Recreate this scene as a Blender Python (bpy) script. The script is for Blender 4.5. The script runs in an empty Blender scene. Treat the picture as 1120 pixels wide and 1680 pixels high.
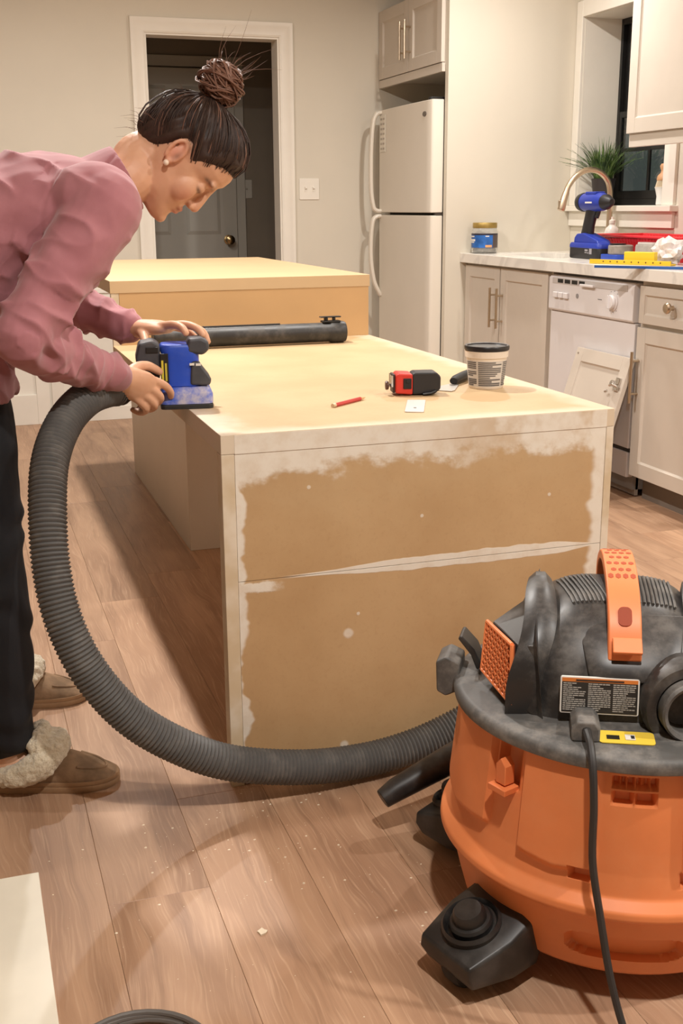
import bpy, bmesh, math, random
import numpy as np
from mathutils import Vector, Matrix, noise as mnoise
random.seed(7)
scene = bpy.context.scene
C = scene.collection
PI = math.pi

# ------------------------------------------------------------------ camera
cam_data = bpy.data.cameras.new('camera')
cam = bpy.data.objects.new('camera', cam_data)
C.objects.link(cam)
cam_data.sensor_fit = 'HORIZONTAL'
cam_data.sensor_width = 36.0
cam_data.lens = 1860.44 / 1120.0 * 36.0
cam_data.clip_start = 0.02
r_ = Vector((0.94841, -0.31698, -0.00608)); u_ = Vector((0.08811, 0.24511, 0.96548)); f_ = Vector((0.30455, 0.91621, -0.26039))
m3 = Matrix((r_, u_, -f_)).transposed()
cam.matrix_world = Matrix.Translation((0, 0, 1.1511)) @ m3.to_4x4()
scene.camera = cam

# ------------------------------------------------------------------ world (night outside), exposure
world = bpy.data.worlds.new('night')
scene.world = world
world.use_nodes = True
bgn = world.node_tree.nodes['Background']
bgn.inputs[0].default_value = (0.045, 0.052, 0.048, 1)
bgn.inputs[1].default_value = 1.0
scene.view_settings.view_transform = 'Standard'
scene.view_settings.look = 'None'
scene.view_settings.exposure = 0.36
scene.view_settings.gamma = 1.0
scene.view_settings.use_curve_mapping = False

LAMP_POWER = 17.0
LAMP_COLOR = (1.0, 0.955, 0.905)
LAMP_SPOTS = [(0.46, 0.5), (0.46, 3.30), (0.46, 4.75), (2.35, 0.3), (2.35, 2.5), (2.25, 4.65)]
LAMP_GAIN = [1.95, 2.1, 1.15, 2.1, 0.9, 1.1]
CEIL = 2.46

# ------------------------------------------------------------------ helpers: materials
def lin(c):
    def f(v):
        v /= 255.0
        return v / 12.92 if v <= 0.04045 else ((v + 0.055) / 1.055) ** 2.4
    return (f(c[0]), f(c[1]), f(c[2]), 1.0)

class G:
    """tiny node-graph helper"""
    def __init__(self, name):
        self.m = bpy.data.materials.new(name); self.m.use_nodes = True
        self.t = self.m.node_tree; self.b = self.t.nodes['Principled BSDF']
        self._c = {}
    def n(self, kind, **kw):
        nd = self.t.nodes.new(kind)
        for k, v in kw.items(): setattr(nd, k, v)
        return nd
    def link(self, a, b): self.t.links.new(a, b)
    def put(self, sock, v):
        if hasattr(v, 'is_output'): self.link(v, sock)
        else: sock.default_value = v
    def math(self, op, a, b=0.0, c=None, clamp=False):
        nd = self.n('ShaderNodeMath', operation=op); nd.use_clamp = clamp
        self.put(nd.inputs[0], a); self.put(nd.inputs[1], b)
        if c is not None: self.put(nd.inputs[2], c)
        return nd.outputs[0]
    def add(self, a, b): return self.math('ADD', a, b)
    def sub(self, a, b): return self.math('SUBTRACT', a, b)
    def mul(self, a, b): return self.math('MULTIPLY', a, b)
    def mx(self, a, b): return self.math('MAXIMUM', a, b)
    def mn(self, a, b): return self.math('MINIMUM', a, b)
    def step(self, v, e0, e1):
        nd = self.n('ShaderNodeMapRange'); nd.interpolation_type = 'SMOOTHSTEP'
        self.put(nd.inputs['Value'], v); self.put(nd.inputs['From Min'], e0); self.put(nd.inputs['From Max'], e1)
        return nd.outputs[0]
    def obj(self):
        if 'o' not in self._c: self._c['o'] = self.n('ShaderNodeTexCoord').outputs['Object']
        return self._c['o']
    def xyz(self):
        if 'x' not in self._c:
            s = self.n('ShaderNodeSeparateXYZ'); self.link(self.obj(), s.inputs[0]); self._c['x'] = s.outputs
        return self._c['x']
    def vec(self, x, y, z):
        c = self.n('ShaderNodeCombineXYZ'); self.put(c.inputs[0], x); self.put(c.inputs[1], y); self.put(c.inputs[2], z)
        return c.outputs[0]
    def map(self, scale=(1, 1, 1), loc=(0, 0, 0), src=None):
        mp = self.n('ShaderNodeMapping'); self.link(src or self.obj(), mp.inputs[0])
        mp.inputs['Scale'].default_value = scale; self.put(mp.inputs['Location'], loc)
        return mp.outputs[0]
    def noise(self, scale, detail=3, rough=0.55, vec=None, dist=0.0):
        nd = self.n('ShaderNodeTexNoise'); self.link(vec or self.obj(), nd.inputs['Vector'])
        nd.inputs['Scale'].default_value = scale; nd.inputs['Detail'].default_value = detail
        nd.inputs['Roughness'].default_value = rough; nd.inputs['Distortion'].default_value = dist
        return nd.outputs['Fac']
    def mix(self, fac, a, b):
        nd = self.n('ShaderNodeMix', data_type='RGBA')
        self.put(nd.inputs[0], fac); self.put(nd.inputs[6], a); self.put(nd.inputs[7], b)
        return nd.outputs[2]
    def color(self, v): self.put(self.b.inputs['Base Color'], v)
    def rough(self, v): self.put(self.b.inputs['Roughness'], v)
    def bump(self, h, strength=0.2, dist=0.002):
        nd = self.n('ShaderNodeBump'); self.put(nd.inputs['Height'], h)
        nd.inputs['Strength'].default_value = strength; nd.inputs['Distance'].default_value = dist
        self.link(nd.outputs[0], self.b.inputs['Normal'])

def mat(name, col, rough=0.5, metal=0.0, var=0.06, vscale=6.0, bump=0.0, bscale=120.0, spec=None, dust=0.0, dustcol=(190, 180, 165), coat=0.0):
    g = G(name)
    base = lin(col)
    nz = g.noise(vscale, 4)
    lo = tuple(c * (1 - var) for c in base[:3]) + (1,); hi = tuple(min(1, c * (1 + var)) for c in base[:3]) + (1,)
    c = g.mix(g.step(nz, 0.3, 0.7), lo, hi)
    if dust > 0:
        d = g.mul(g.step(g.noise(14, 6, 0.7), 0.42, 0.72), dust)
        c = g.mix(d, c, lin(dustcol))
        g.rough(g.add(rough, g.mul(d, 0.4)))
    else: g.rough(rough)
    g.color(c)
    g.b.inputs['Metallic'].default_value = metal
    if spec is not None: g.b.inputs['Specular IOR Level'].default_value = spec
    if coat: g.b.inputs['Coat Weight'].default_value = coat
    if bump > 0: g.bump(g.noise(bscale, 3), bump, 0.002)
    return g.m

def emis(name, col, s):
    g = G(name); g.color((0, 0, 0, 1))
    g.b.inputs['Emission Color'].default_value = col; g.b.inputs['Emission Strength'].default_value = s
    return g.m

# ------------------------------------------------------------------ helpers: meshes
class MB:
    def __init__(self): self.v = []; self.f = []; self.mi = []
    def raw(self, vs, fs, mi=0):
        o = len(self.v); self.v += [tuple(p) for p in vs]
        for f in fs: self.f.append(tuple(i + o for i in f)); self.mi.append(mi)
        return self
    def box(self, x0, x1, y0, y1, z0, z1, mi=0):
        vs = [(x0, y0, z0), (x1, y0, z0), (x1, y1, z0), (x0, y1, z0), (x0, y0, z1), (x1, y0, z1), (x1, y1, z1), (x0, y1, z1)]
        return self.raw(vs, [(0, 3, 2, 1), (4, 5, 6, 7), (0, 1, 5, 4), (1, 2, 6, 5), (2, 3, 7, 6), (3, 0, 4, 7)], mi)
    def rings(self, rings, cap0=True, cap1=True, closed=True, mi=0):
        n = len(rings[0]); vs = [p for r in rings for p in r]; fs = []
        for i in range(len(rings) - 1):
            for j in range(n if closed else n - 1):
                k = (j + 1) % n
                fs.append((i * n + j, i * n + k, (i + 1) * n + k, (i + 1) * n + j))
        if cap0: fs.append(tuple(range(n))[::-1])
        if cap1: fs.append(tuple((len(rings) - 1) * n + j for j in range(n)))
        return self.raw(vs, fs, mi)
    def lathe(self, prof, n=32, c=(0, 0, 0), axis='z', cap0=True, cap1=True, mi=0):
        R = []
        for r, h in prof:
            ring = []
            for j in range(n):
                a = 2 * PI * j / n; p = (r * math.cos(a), r * math.sin(a), h)
                if axis == 'x': p = (h, p[0], p[1])
                elif axis == 'y': p = (p[1], h, p[0])
                ring.append((c[0] + p[0], c[1] + p[1], c[2] + p[2]))
            R.append(ring)
        return self.rings(R, cap0, cap1, True, mi)
    def tube(self, pts, rad, n=12, cap=True, mi=0, flat=1.0, up=None):
        pts = [Vector(p) for p in pts]; R = []
        rad = rad if hasattr(rad, '__len__') else [rad] * len(pts)
        t = (pts[1] - pts[0]).normalized()
        a = Vector(up) if up else (Vector((0, 0, 1)) if abs(t.z) < 0.9 else Vector((1, 0, 0)))
        a = (a - t * a.dot(t)).normalized()
        for i, p in enumerate(pts):
            if i == 0: t = pts[1] - pts[0]
            elif i == len(pts) - 1: t = pts[i] - pts[i - 1]
            else: t = pts[i + 1] - pts[i - 1]
            t.normalize(); a = (a - t * a.dot(t)).normalized(); b = t.cross(a)
            R.append([p + a * (rad[i] * flat * math.cos(2 * PI * j / n)) + b * (rad[i] * math.sin(2 * PI * j / n)) for j in range(n)])
        return self.rings(R, cap, cap, True, mi)
    def prism(self, poly, lo, hi, axis='z', mi=0):
        """extrude a polygon; poly in the two other axes (cyclic order after axis)"""
        def P(a, b, h):
            return {'z': (a, b, h), 'x': (h, a, b), 'y': (b, h, a)}[axis]
        return self.rings([[P(a, b, lo) for a, b in poly], [P(a, b, hi) for a, b in poly]], mi=mi)
    def xf(self, M):
        self.v = [tuple(M @ Vector(p)) for p in self.v]; return self
    def join(self, o):
        k = len(self.v); self.v += o.v; self.f += [tuple(i + k for i in f) for f in o.f]; self.mi += o.mi; return self
    def build(self, name, mats, parent=None, bevel=0.0, seg=2, smooth=35, loc=None, rot=None, sub=0):
        me = bpy.data.meshes.new(name); me.from_pydata(self.v, [], self.f)
        mats = mats if isinstance(mats, (list, tuple)) else [mats]
        for m in mats: me.materials.append(m)
        if len(mats) > 1: me.polygons.foreach_set('material_index', self.mi)
        bm = bmesh.new(); bm.from_mesh(me); bmesh.ops.recalc_face_normals(bm, faces=bm.faces); bm.to_mesh(me); bm.free()
        if smooth:
            me.shade_smooth(); me.set_sharp_from_angle(angle=math.radians(smooth))
        o = bpy.data.objects.new(name, me); C.objects.link(o)
        if parent: o.parent = parent
        if loc: o.location = loc
        if rot: o.rotation_euler = rot
        if bevel:
            b = o.modifiers.new('bevel', 'BEVEL'); b.width = bevel; b.segments = seg; b.limit_method = 'ANGLE'; b.angle_limit = math.radians(40); b.harden_normals = True
        if sub:
            s = o.modifiers.new('sub', 'SUBSURF'); s.levels = sub; s.render_levels = sub
        return o

def box(name, m, x0, x1, y0, y1, z0, z1, parent=None, bevel=0.0, **k):
    return MB().box(x0, x1, y0, y1, z0, z1).build(name, m, parent, bevel, **k)
def thing(name, label, cat, loc=(0, 0, 0), rz=0.0, group=None):
    o = bpy.data.objects.new(name, None); C.objects.link(o); o.empty_display_size = 0.05
    o.location = loc; o.rotation_euler = (0, 0, rz); o['label'] = label; o['category'] = cat
    if group: o['group'] = group
    return o
def tag(o, label, cat, group=None):
    o['label'] = label; o['category'] = cat
    if group: o['group'] = group
    return o
def struct(o, label=None):
    o['kind'] = 'structure'
    if label: o['label'] = label
    return o
def catmull(pts, k=8):
    P = [Vector(p) for p in pts]; P = [P[0] * 2 - P[1]] + P + [P[-1] * 2 - P[-2]]; out = []
    for i in range(1, len(P) - 2):
        a, b, c, d = P[i - 1], P[i], P[i + 1], P[i + 2]
        for s in range(k):
            t = s / k
            out.append(0.5 * ((2 * b) + (c - a) * t + (2 * a - 5 * b + 4 * c - d) * t * t + (3 * b - 3 * c + d - a) * t ** 3))
    out.append(P[-2]); return out
def smoothstep(a, b, x):
    t = max(0.0, min(1.0, (x - a) / (b - a))); return t * t * (3 - 2 * t)
def rrect(w, h, r, n=5):
    out = []
    for cx, cy, a0 in ((w / 2 - r, h / 2 - r, 0), (-w / 2 + r, h / 2 - r, 90), (-w / 2 + r, -h / 2 + r, 180), (w / 2 - r, -h / 2 + r, 270)):
        for i in range(n + 1):
            a = math.radians(a0 + 90 * i / n); out.append((cx + r * math.cos(a), cy + r * math.sin(a)))
    return out
def text(name, s, m, size, parent, loc, rot, depth=0.0003, align='CENTER'):
    cu = bpy.data.curves.new(name, 'FONT'); cu.body = s; cu.size = size; cu.extrude = depth; cu.align_x = align; cu.align_y = 'CENTER'
    tmp = bpy.data.objects.new(name + '_c', cu); C.objects.link(tmp)
    dg = bpy.context.evaluated_depsgraph_get(); me = bpy.data.meshes.new_from_object(tmp.evaluated_get(dg))
    bpy.data.objects.remove(tmp); me.materials.clear(); me.materials.append(m)
    o = bpy.data.objects.new(name, me); C.objects.link(o); o.parent = parent; o.location = loc; o.rotation_euler = rot
    return o

# ------------------------------------------------------------------ materials of the room
M = {}
M['wall'] = mat('wall_paint', (214, 206, 190), 0.75, var=0.02, vscale=2.0, bump=0.05, bscale=400)
M['ceiling'] = mat('ceiling_paint', (232, 227, 216), 0.85, var=0.02)
M['trim'] = mat('trim_paint', (233, 227, 215), 0.42, var=0.02)
M['panelwhite'] = mat('white_panel', (236, 231, 220), 0.4, var=0.02)
M['cab'] = mat('cabinet_paint', (205, 195, 182), 0.42, var=0.02)
M['cabdark'] = mat('cabinet_inside', (150, 138, 122), 0.6, var=0.03)
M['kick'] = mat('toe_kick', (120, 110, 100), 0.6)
M['hall'] = mat('hall_shaded_paint', (126, 116, 102), 0.8, var=0.03)  # grey-brown: darkness of the unlit hall put into the wall colour
M['halldoor'] = mat('hall_door_shaded_paint', (172, 168, 158), 0.5, var=0.02)  # door, trim and switch greyed, the hall's shade put into their colour
M['white_app'] = mat('appliance_white', (226, 218, 204), 0.38, var=0.01, bump=0.03, bscale=900)
M['dw_white'] = mat('dishwasher_white', (226, 222, 222), 0.3, var=0.01)
M['blackp'] = mat('black_plastic', (24, 23, 23), 0.45, var=0.15)
M['rubber'] = mat('dark_rubber', (34, 33, 32), 0.6, var=0.2)
M['steel'] = mat('brushed_nickel', (196, 180, 158), 0.3, metal=1.0, var=0.05, vscale=60)
M['chrome'] = mat('chrome', (205, 200, 195), 0.15, metal=1.0, var=0.02)
M['frame_black'] = mat('black_window_frame', (22, 21, 20), 0.4)

def plank_material():
    g = G('oak_plank')
    oi = g.n('ShaderNodeObjectInfo'); rnd = oi.outputs['Random']
    off = g.vec(g.mul(rnd, 37.0), g.mul(rnd, 91.0), 0.0)
    src = g.n('ShaderNodeVectorMath', operation='ADD'); g.link(g.obj(), src.inputs[0]); g.link(off, src.inputs[1])
    v = src.outputs[0]
    warp = g.noise(3.0, 3, 0.5, g.map((2.0, 0.6, 1), src=v))
    wv = g.n('ShaderNodeVectorMath', operation='ADD'); g.link(v, wv.inputs[0])
    g.link(g.vec(g.mul(warp, 0.10), 0.0, 0.0), wv.inputs[1])
    grain = g.noise(1.0, 6, 0.65, g.map((34, 1.6, 1), src=wv.outputs[0]), 0.6)
    fine = g.noise(1.0, 3, 0.6, g.map((230, 6, 1), src=wv.outputs[0]))
    broad = g.noise(1.0, 3, 0.5, g.map((9, 1.4, 1), src=v), 0.8)
    knot = g.n('ShaderNodeTexVoronoi'); g.link(g.map((5.5, 1.7, 1), src=v), knot.inputs['Vector']); knot.inputs['Scale'].default_value = 1.0
    kn = g.sub(1.0, g.step(knot.outputs['Distance'], 0.02, 0.13))
    c = g.mix(g.step(broad, 0.25, 0.75), lin((160, 122, 93)), lin((194, 154, 121)))
    c = g.mix(g.mul(g.step(grain, 0.46, 0.76), 0.55), c, lin((126, 92, 68)))
    c = g.mix(g.mul(g.step(fine, 0.48, 0.72), 0.5), c, lin((210, 174, 141)))
    c = g.mix(g.mul(kn, 0.45), c, lin((96, 66, 48)))
    tint = g.n('ShaderNodeHueSaturation'); g.link(c, tint.inputs['Color'])
    g.link(g.add(0.88, g.mul(rnd, 0.24)), tint.inputs['Value']); tint.inputs['Saturation'].default_value = 0.95
    g.color(tint.outputs[0])
    g.rough(g.add(0.36, g.mul(fine, 0.22)))
    g.bump(g.add(g.mul(grain, 0.7), fine), 0.12, 0.0015)
    return g.m
M['plank'] = plank_material()
M['subfloor'] = mat('floor_joint', (150, 116, 90), 0.8)

# ------------------------------------------------------------------ room dimensions
XW, XL, YB, YN = 3.095, -3.6, 6.40, -3.2
# floor with planks running away from the camera
floor = struct(box('floor', M['subfloor'], XL - 0.1, 3.4, YN - 0.1, 8.0, -0.06, -0.010))
PW, PLN = 0.1765, 1.245
pm = MB()
b_ = 0.0006
x0, x1, y0, y1 = -PW / 2 + 0.0002, PW / 2 - 0.0002, 0.0002, PLN - 0.0002
pm.raw([(x0, y0, -0.010), (x1, y0, -0.010), (x1, y1, -0.010), (x0, y1, -0.010),
        (x0, y0, -b_), (x1, y0, -b_), (x1, y1, -b_), (x0, y1, -b_),
        (x0 + b_, y0 + b_, 0), (x1 - b_, y0 + b_, 0), (x1 - b_, y1 - b_, 0), (x0 + b_, y1 - b_, 0)],
       [(0, 1, 5, 4), (1, 2, 6, 5), (2, 3, 7, 6), (3, 0, 4, 7), (4, 5, 9, 8), (5, 6, 10, 9), (6, 7, 11, 10), (7, 4, 8, 11), (8, 9, 10, 11)])
pl0 = pm.build('plank', M['plank'], floor, smooth=0)
first = True
seed_off = [0.0, 0.42, 0.83, 0.21, 0.63, 1.04, 0.33]
nrow = 0
for i in range(-12, 17):
    xc = 0.1530 + PW / 2 + i * PW
    if xc < -2.0 or xc > XW: continue
    yy = -2.0 + seed_off[(i * 3) % 7] + 0.11 * ((i * 5) % 4)
    while yy < 7.9:
        if yy + PLN > -0.6 and (yy < 6.5 or 0.8 < xc < 2.1):
            o = pl0 if first else pl0.copy()
            if not first: C.objects.link(o); o.parent = floor
            first = False
            o.location = (xc, yy, 0)
        yy += PLN

# walls
w = MB()
DX0, DX1, DZ = 1.045, 1.790, 2.045           # doorway clear opening
w.box(XL - 0.1, DX0, YB, YB + 0.12, 0, CEIL).box(DX1, XW + 0.3, YB, YB + 0.12, 0, CEIL).box(DX0, DX1, YB, YB + 0.12, DZ, CEIL)
struct(w.build('wall_back', M['wall']), 'cream painted wall with the doorway')
WY0, WY1, WZ0, WZ1 = 4.612, 5.405, 1.140, 2.060   # window opening in the right wall
w = MB()
w.box(XW, XW + 0.26, YN, WY0, 0, CEIL).box(XW, XW + 0.26, WY1, YB, 0, CEIL).box(XW, XW + 0.26, WY0, WY1, 0, WZ0).box(XW, XW + 0.26, WY0, WY1, WZ1, CEIL)
struct(w.build('wall_right', M['wall']), 'cream painted wall with the sink window')
struct(box('wall_fridge_side', M['wall'], 2.382, XW, 5.459, 5.499, 0, CEIL, bevel=0.002), 'full height cream panel between fridge and sink counter')
struct(box('wall_left', M['wall'], XL - 0.1, XL, YN, YB, 0, CEIL))
struct(box('wall_front', M['wall'], XL - 0.1, XW + 0.3, YN - 0.1, YN, 0, CEIL))
struct(box('ceiling', M['ceiling'], XL - 0.1, XW + 0.3, YN - 0.1, 8.0, CEIL, CEIL + 0.08))

# hall behind the doorway
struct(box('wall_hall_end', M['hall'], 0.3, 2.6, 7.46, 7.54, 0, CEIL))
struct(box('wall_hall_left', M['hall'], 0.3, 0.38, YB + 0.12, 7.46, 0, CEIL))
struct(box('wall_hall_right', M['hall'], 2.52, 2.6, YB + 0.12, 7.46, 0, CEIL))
# door in the hall (six panel)
hd = thing('door_2', 'grey shaded six panel door at the end of the dark hall', 'door'); hd['kind'] = 'structure'; del hd['category']
hx0, hx1, hy = 1.000, 1.768, 7.455
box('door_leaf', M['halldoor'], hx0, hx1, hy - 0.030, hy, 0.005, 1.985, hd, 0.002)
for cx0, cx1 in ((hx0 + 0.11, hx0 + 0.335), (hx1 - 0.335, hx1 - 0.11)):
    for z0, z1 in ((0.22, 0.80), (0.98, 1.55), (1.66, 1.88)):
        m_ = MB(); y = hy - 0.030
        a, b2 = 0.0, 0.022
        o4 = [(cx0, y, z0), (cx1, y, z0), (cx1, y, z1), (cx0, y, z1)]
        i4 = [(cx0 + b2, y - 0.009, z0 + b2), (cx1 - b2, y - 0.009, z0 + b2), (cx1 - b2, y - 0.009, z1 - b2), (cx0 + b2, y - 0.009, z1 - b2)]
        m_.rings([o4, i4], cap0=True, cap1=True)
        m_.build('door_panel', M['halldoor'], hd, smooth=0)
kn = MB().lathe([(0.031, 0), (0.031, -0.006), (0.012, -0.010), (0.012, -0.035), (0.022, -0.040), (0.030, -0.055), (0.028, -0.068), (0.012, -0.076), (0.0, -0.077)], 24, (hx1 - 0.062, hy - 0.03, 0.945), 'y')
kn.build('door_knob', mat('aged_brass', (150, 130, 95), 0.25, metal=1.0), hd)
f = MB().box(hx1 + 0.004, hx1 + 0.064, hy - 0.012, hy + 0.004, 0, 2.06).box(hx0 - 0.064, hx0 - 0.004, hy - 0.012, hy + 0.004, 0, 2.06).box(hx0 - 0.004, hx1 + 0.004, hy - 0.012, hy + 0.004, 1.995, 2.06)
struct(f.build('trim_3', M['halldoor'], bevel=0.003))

def switch_plate(name, label, x, y, z, wd, hg, toggles, m1):
    t = thing(name, label, 'light switch', (x, y, z))
    MB().prism([(b, a) for a, b in rrect(wd, hg, 0.006)], -0.006, 0.0, 'y').build('plate', m1, t, 0.0015)
    for dx in toggles:
        MB().box(dx - 0.006, dx + 0.006, -0.009, -0.005, -0.013, 0.013).build('toggle_slot', m1, t)
        MB().raw([(dx - 0.004, -0.008, -0.006), (dx + 0.004, -0.008, -0.006), (dx + 0.004, -0.008, 0.010), (dx - 0.004, -0.008, 0.010),
                  (dx - 0.003, -0.020, 0.004), (dx + 0.003, -0.020, 0.004), (dx + 0.003, -0.018, 0.011), (dx - 0.003, -0.018, 0.011)],
                 [(0, 3, 2, 1), (4, 5, 6, 7), (0, 1, 5, 4), (1, 2, 6, 5), (2, 3, 7, 6), (3, 0, 4, 7)]).build('toggle', m1, t)
    return t
switch_plate('light_switch', 'white double toggle switch plate on the wall right of the doorway', 1.946, YB, 1.246, 0.117, 0.116, (-0.023, 0.023), M['trim'])
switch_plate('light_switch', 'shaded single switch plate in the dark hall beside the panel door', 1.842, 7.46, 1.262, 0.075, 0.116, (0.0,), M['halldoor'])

# doorway lining and casing: trim_1
tr = thing('trim_1', 'white moulded casing around the doorway', 'x'); del tr['category']; tr['kind'] = 'structure'
box('jamb', M['trim'], DX0 - 0.001, DX0 + 0.016, YB - 0.001, YB + 0.121, 0, DZ, tr, 0.001)
box('jamb', M['trim'], DX1 - 0.016, DX1 + 0.001, YB - 0.001, YB + 0.121, 0, DZ, tr, 0.001)
box('head_jamb', M['trim'], DX0 + 0.016, DX1 - 0.016, YB - 0.001, YB + 0.121, DZ - 0.016, DZ, tr, 0.001)
def casing_prof():   # (across from inner edge, proud of wall)
    return [(0.0, 0.0), (0.0, 0.008), (0.010, 0.012), (0.018, 0.010), (0.050, 0.015), (0.060, 0.020), (0.074, 0.020), (0.078, 0.0)]
cp = casing_prof()
def casing(name, parent, m_, x0, x1, z0, z1, y, sgn=-1):
    mb = MB()
    # closed at the bottom: up, across, down with mitred corners
    R = [[(x0 - a, y + sgn * d, z0) for a, d in cp], [(x0 - a, y + sgn * d, z1 + a) for a, d in cp],
         [(x1 + a, y + sgn * d, z1 + a) for a, d in cp], [(x1 + a, y + sgn * d, z0) for a, d in cp]]
    mb.rings(R); return mb.build(name, m_, parent, smooth=30)
casing('casing', tr, M['trim'], DX0 + 0.006, DX1 - 0.006, 0.0, DZ - 0.006, YB)

# baseboards and the low white panelling on the back wall
def base_prof(h=0.10, d=0.014): return [(0, 0), (-d, 0), (-d, h * 0.82), (-d * 0.45, h * 0.94), (-d * 0.3, h), (0, h)]
def baseboard(name, x0, x1, y):
    mb = MB(); mb.rings([[(x0, y + a, b) for a, b in base_prof()], [(x1, y + a, b) for a, b in base_prof()]])
    return struct(mb.build(name, M['trim']))
baseboard('baseboard_back', DX1 + 0.075, 2.36, YB)
wn = thing('trim_2', 'low white panelled wainscot on the back wall left of the doorway', 'x'); del wn['category']; wn['kind'] = 'structure'
wy = YB
box('backing', M['panelwhite'], XL, 0.962, wy - 0.012, wy, 0, 0.72, wn)
def wains(x0, x1, br):
    box('stile', M['panelwhite'], x0, x0 + 0.07, wy - 0.026, wy - 0.012, 0.0, 0.70, wn, 0.002)
    box('stile', M['panelwhite'], x1 - 0.07, x1, wy - 0.026, wy - 0.012, 0.0, 0.70, wn, 0.002)
    box('bottom_rail', M['panelwhite'], x0 + 0.07, x1 - 0.07, wy - 0.026, wy - 0.012, 0.0, br, wn, 0.002)
    box('top_rail', M['panelwhite'], x0 + 0.07, x1 - 0.07, wy - 0.026, wy - 0.012, 0.62, 0.70, wn, 0.002)
wains(0.448, 0.962, 0.075); wains(-0.10, 0.436, 0.165); wains(-0.65, -0.112, 0.165); wains(-1.2, -0.662, 0.165)
box('cap_rail', M['panelwhite'], XL, 0.962, wy - 0.035, wy, 0.70, 0.728, wn, 0.004)

# window in the right wall
win = thing('window_1', 'black framed night window in a deep white reveal over the sink', 'x'); del win['category']; win['kind'] = 'structure'
rv = M['trim']
box('reveal', rv, XW - 0.001, XW + 0.26, WY1 - 0.008, WY1, WZ0, WZ1, win)
box('reveal', rv, XW - 0.001, XW + 0.26, WY0, WY0 + 0.008, WZ0, WZ1, win)
box('head_reveal', rv, XW - 0.001, XW + 0.26, WY0 + 0.008, WY1 - 0.008, WZ1 - 0.008, WZ1, win)
box('sill', rv, XW - 0.045, XW + 0.26, WY0 - 0.105, WY1 + 0.052, WZ0 - 0.022, WZ0 + 0.006, win, 0.004)
box('apron', rv, XW - 0.018, XW, WY0 - 0.085, WY1 + 0.050, WZ0 - 0.095, WZ0 - 0.022, win, 0.003)
box('casing', rv, XW - 0.018, XW, WY1 - 0.006, WY1 + 0.052, WZ0 + 0.006, WZ1 + 0.07, win, 0.003)
box('casing', rv, XW - 0.018, XW, WY0 - 0.085, WY0 + 0.006, WZ0 + 0.006, WZ1 + 0.07, win, 0.003)
box('head_casing', rv, XW - 0.018, XW, WY0 + 0.006, WY1 - 0.006, WZ1 - 0.006, WZ1 + 0.08, win, 0.003)
fx = XW + 0.205
a0, a1 = WY0 + 0.008, WY1 - 0.008
zb, zm, zt = WZ0 + 0.006, 1.588, WZ1 - 0.008
fm = M['frame_black']
MB().box(fx, fx + 0.05, a0, a0 + 0.02, zb, zt).box(fx, fx + 0.05, a1 - 0.02, a1, zb, zt).box(fx, fx + 0.05, a0 + 0.02, a1 - 0.02, zb, zb + 0.032).box(fx, fx + 0.05, a0 + 0.02, a1 - 0.02, zt - 0.03, zt).build('frame', fm, win, 0.002)
gl = G('window_glass'); gl.color((0.9, 0.93, 0.92, 1)); gl.rough(0.02); gl.b.inputs['Transmission Weight'].default_value = 1.0; gl.b.inputs['IOR'].default_value = 1.5
M['glass'] = gl.m
def sash(z0, z1, dx):
    s = MB(); x = fx + dx; t = 0.024
    y0, y1 = a0 + 0.02, a1 - 0.02
    s.box(x, x + 0.022, y0, y0 + t, z0, z1).box(x, x + 0.022, y1 - t, y1, z0, z1).box(x, x + 0.022, y0 + t, y1 - t, z0, z0 + 0.04).box(x, x + 0.022, y0 + t, y1 - t, z1 - 0.03, z1)
    so = s.build('sash', fm, win, 0.002)
    ym = (y0 + y1) / 2 + 0.085; zmm = z0 + (z1 - z0) * 0.56
    MB().box(x + 0.004, x + 0.018, ym - 0.009, ym + 0.009, z0 + 0.04, z1 - 0.03).build('muntin', fm, so, 0.001)
    MB().box(x + 0.005, x + 0.017, y0 + t, y1 - t, zmm - 0.009, zmm + 0.009).build('muntin', fm, so, 0.001)
    for ya, yb in ((y0 + t, ym - 0.009), (ym + 0.009, y1 - t)):
        for za, zb_ in ((z0 + 0.04, zmm - 0.009), (zmm + 0.009, z1 - 0.03)):
            MB().box(x + 0.009, x + 0.013, ya, yb, za, zb_).build('pane', M['glass'], so, smooth=0)
sash(zb + 0.032, zm + 0.02, 0.002); sash(zm - 0.01, zt - 0.03, 0.026)

# recessed ceiling downlights (out of the frame, above)
M['lamp_on'] = emis('lamp_glow', (1.0, 0.93, 0.84, 1), 6.0)
for i, (lx, ly) in enumerate(LAMP_SPOTS):
    row = 'island' if lx < 1 else 'sink counter'
    pos = ('nearest the camera', 'in the middle', 'nearest the back wall')[i % 3]
    t = thing('ceiling_downlight', 'round recessed ceiling light, %s of the row on the %s side' % (pos, row), 'ceiling light', (lx, ly, CEIL), 0, 'recessed ceiling lights')
    MB().lathe([(0.068, 0.0), (0.068, -0.004), (0.088, -0.007), (0.094, 0.0)], 40, cap0=False, cap1=False).build('trim_ring', M['trim'], t)
    MB().lathe([(0.067, -0.001), (0.067, -0.003), (0.0, -0.003)], 40, cap1=False).build('diffuser', M['lamp_on'], t)
    ld = bpy.data.lights.new('downlight_lamp', 'AREA'); ld.shape = 'DISK'; ld.size = 0.085; ld.energy = LAMP_POWER * LAMP_GAIN[i]; ld.color = LAMP_COLOR
    lo = bpy.data.objects.new('downlight_lamp', ld); C.objects.link(lo); lo.parent = t; lo.location = (0, 0, -0.010)

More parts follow.
